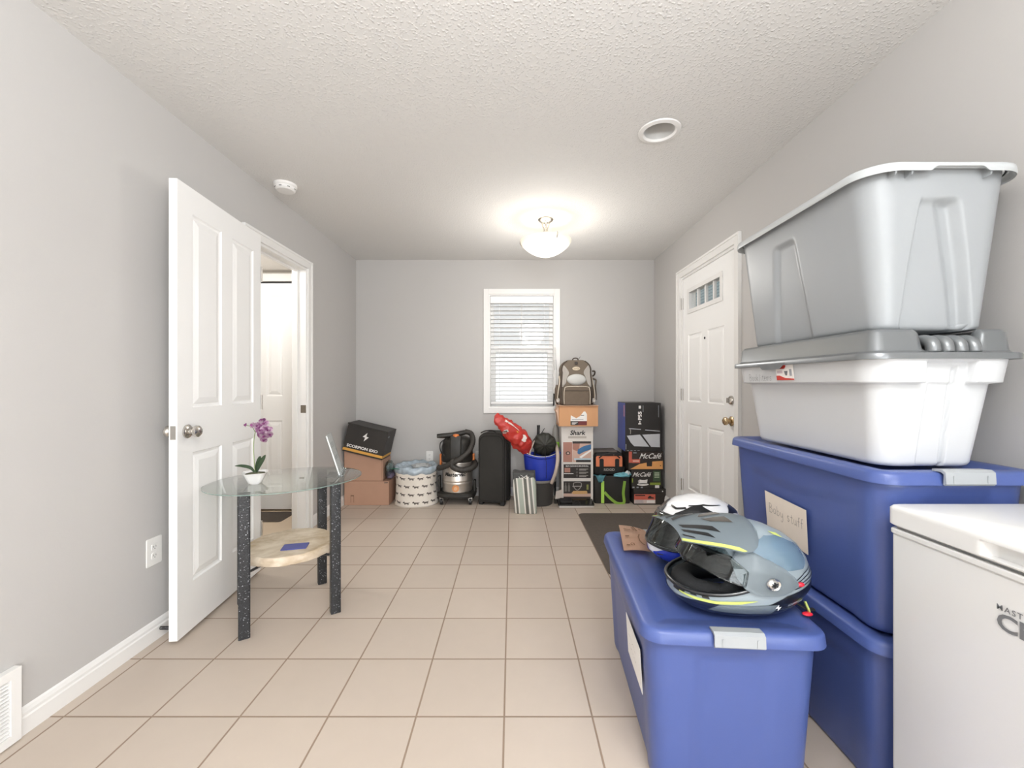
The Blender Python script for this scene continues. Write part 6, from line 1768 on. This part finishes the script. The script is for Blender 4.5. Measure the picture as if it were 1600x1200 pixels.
X_ = lambda px: WX(px, YP)-WX(px0, YP); Z_ = lambda py: WZ(py, YP)-z1
text('McCafé', .058, Frame(fr.p(X_(1003), .135), fr.u, (fr.v+fr.u*.18)), M_pw, t, bold=.0006, shear=.3, sx=.95)
fr2 = fr
M_grn = mat('print_green', '#41553c', .5)
decal('green_label', fr, rect(.060, .130, .070, .172), M_grn, t)
for k in range(4): decal('label_text', fr, rect(.072, .118, .148-k*.014, .156-k*.014), mat('print_pale_green', '#a9b79c', .5), t, off=.0014)
decal('green_label', fr, rect(.030, .130, .036, .060), mat('print_lime', '#86983c', .5), t, off=.0012)
decal('barcode_patch', fr, rect(.078, .118, .008, .034), M_pw, t, off=.0012)
decal('cup', fr, [(-.078+.0, .045), (.000, .045), (.006, .090), (-.068, .090)], M_pw, t, off=.0012)
decal('coffee', fr, ngon(-.034, .092, .036, 24, .008), M_brn, t, off=.0018)
decal('saucer', fr, ngon(-.038, .042, .056, 24, .012), M_pw, t, off=.0012)
bm = new(); ribbon(bm, [(-.068, .082), (-.082, .078), (-.082, .062), (-.070, .058)], .004, fr, .0014); obj('cup_handle', bm, M_pw, t)
for k in range(3): decal('print', fr, rect(-.138+k*.04, -.118+k*.04, .008, .020), mat('print_grey', '#9a9da3', .7), t, off=.0012)
decal('green_label', fr, rect(-.143, -.132, .06, .10), mat('print_lime', '#86983c', .5), t)
z2 = z1+h+.0005
t = thing('coffee_carton', 'dark coffee pod carton with an orange wedge, under the black console box', 'box', (WX(1009.5, YP)+.002, YP+.145, z2))
w, h, d = .328, .178, .26
obj('carton', boxbm(-w/2, w/2, -d/2, d/2, 0, h), mat('carton_brown_black', '#332a25', .5), t, bevel=.002)
fr = front(-d/2)
text('McCafé', .070, Frame(fr.p(.040, .132), fr.u, (fr.v+fr.u*.12)), M_pw, t, bold=.0008, shear=.3, sx=.95)
decal('orange_wedge', fr, [(-.148, .010), (.162, .010), (.162, .088), (.06, .082), (-.06, .058)], mat('print_orange', '#e0a262', .5), t)
decal('red_label', fr, rect(-.162, -.132, .07, .176), M_rp, t)
decal('red_label', fr, rect(-.132, -.055, .068, .104), M_rp, t, off=.0014)
decal('label_text', fr, rect(-.124, -.064, .078, .094), mat('print_peach', '#dcae9e', .5), t, off=.002)
decal('label_text', fr, rect(-.12, -.088, .160, .170), mat('print_grey', '#9a9da3', .7), t)
decal('pod_picture', fr, [(.010, .036), (.058, .036), (.062, .095), (.006, .095)], M_brn, t, off=.0020)
decal('print', fr, ngon(.140, .042, .005, 12), M_brn, t, off=.0016)
z3 = z2+h+.0005
t = thing('console_box', 'tall black game console box with blue side, topmost in the right corner stack', 'box', (WX(1005, YP)+.002, YP+.150, z3))
w, h, d = .340, .462, .28
obj('carton', boxbm(-w/2, w/2, -d/2, d/2, 0, h), mat('carton_offblack', '#282524', .42), t, bevel=.002)
fl = Frame((-w/2, 0, 0), (0, -1, 0), (0, 0, 1))
decal('blue_side', fl, rect(-d/2+.002, d/2-.002, .002, h-.002), mat('print_royal', '#4858a8', .4), t)
decal('print', fl, rect(.08, .125, .33, .44), mat('print_pink', '#b8879c', .5), t, off=.0014)
fr = front(-d/2); ctr = -.032
# rotated PS5 wordmark reading upward, with the shapes emblem below
frr = Frame((ctr+.003, -d/2, .325), (0, 0, 1), (-1, 0, 0))
text('PS5', .046, Frame(frr.p(.015, 0), frr.u, frr.v), M_pw, t, bold=.0016, sx=1.25, off=.001)
decal('emblem', fr, [(ctr-.012, .270), (ctr+.012, .270), (ctr+.016, .258), (ctr-.016, .258)], M_pw, t)
decal('emblem', fr, rect(ctr-.004, ctr+.006, .274, .290), M_pw, t)
decal('emblem', fr, rect(ctr-.010, ctr+.012, .408, .436), M_pw, t)
decal('text_line', fr, rect(ctr+.030, ctr+.034, .375, .438), mat('print_grey', '#9a9da3', .7), t)
decal('text_line', fr, rect(.145, .149, .325, .440), mat('print_grey', '#9a9da3', .7), t)
decal('console_picture', fr, [(-.155, .150), (-.030, .160), (.058, .046), (-.085, .050), (-.118, .085)], mat('console_white', '#bfc1c6', .4), t)
decal('console_picture', fr, [(-.008, .160), (.160, .168), (.160, .040), (.076, .044)], mat('console_white', '#bfc1c6', .4), t)
decal('console_edge', fr, [(-.135, .222), (-.02, .212), (-.02, .207), (-.135, .215)], mat('console_white', '#bfc1c6', .4), t)
decal('console_edge', fr, [(.02, .208), (.160, .196), (.160, .190), (.02, .201)], mat('console_white', '#bfc1c6', .4), t)
decal('console_edge', fr, [(-.135, .222), (-.122, .200), (-.124, .165), (-.118, .165), (-.115, .200), (-.128, .222)], mat('print_silver', '#9c9791', .5), t, off=.001)
for k in range(4): decal('print', fr, rect(-.155+.034*k, -.135+.034*k, .006, .011), mat('print_grey', '#9a9da3', .7), t)
decal('print', fr, rect(-.166, -.160, .02, .07), mat('print_grey', '#9a9da3', .7), t)
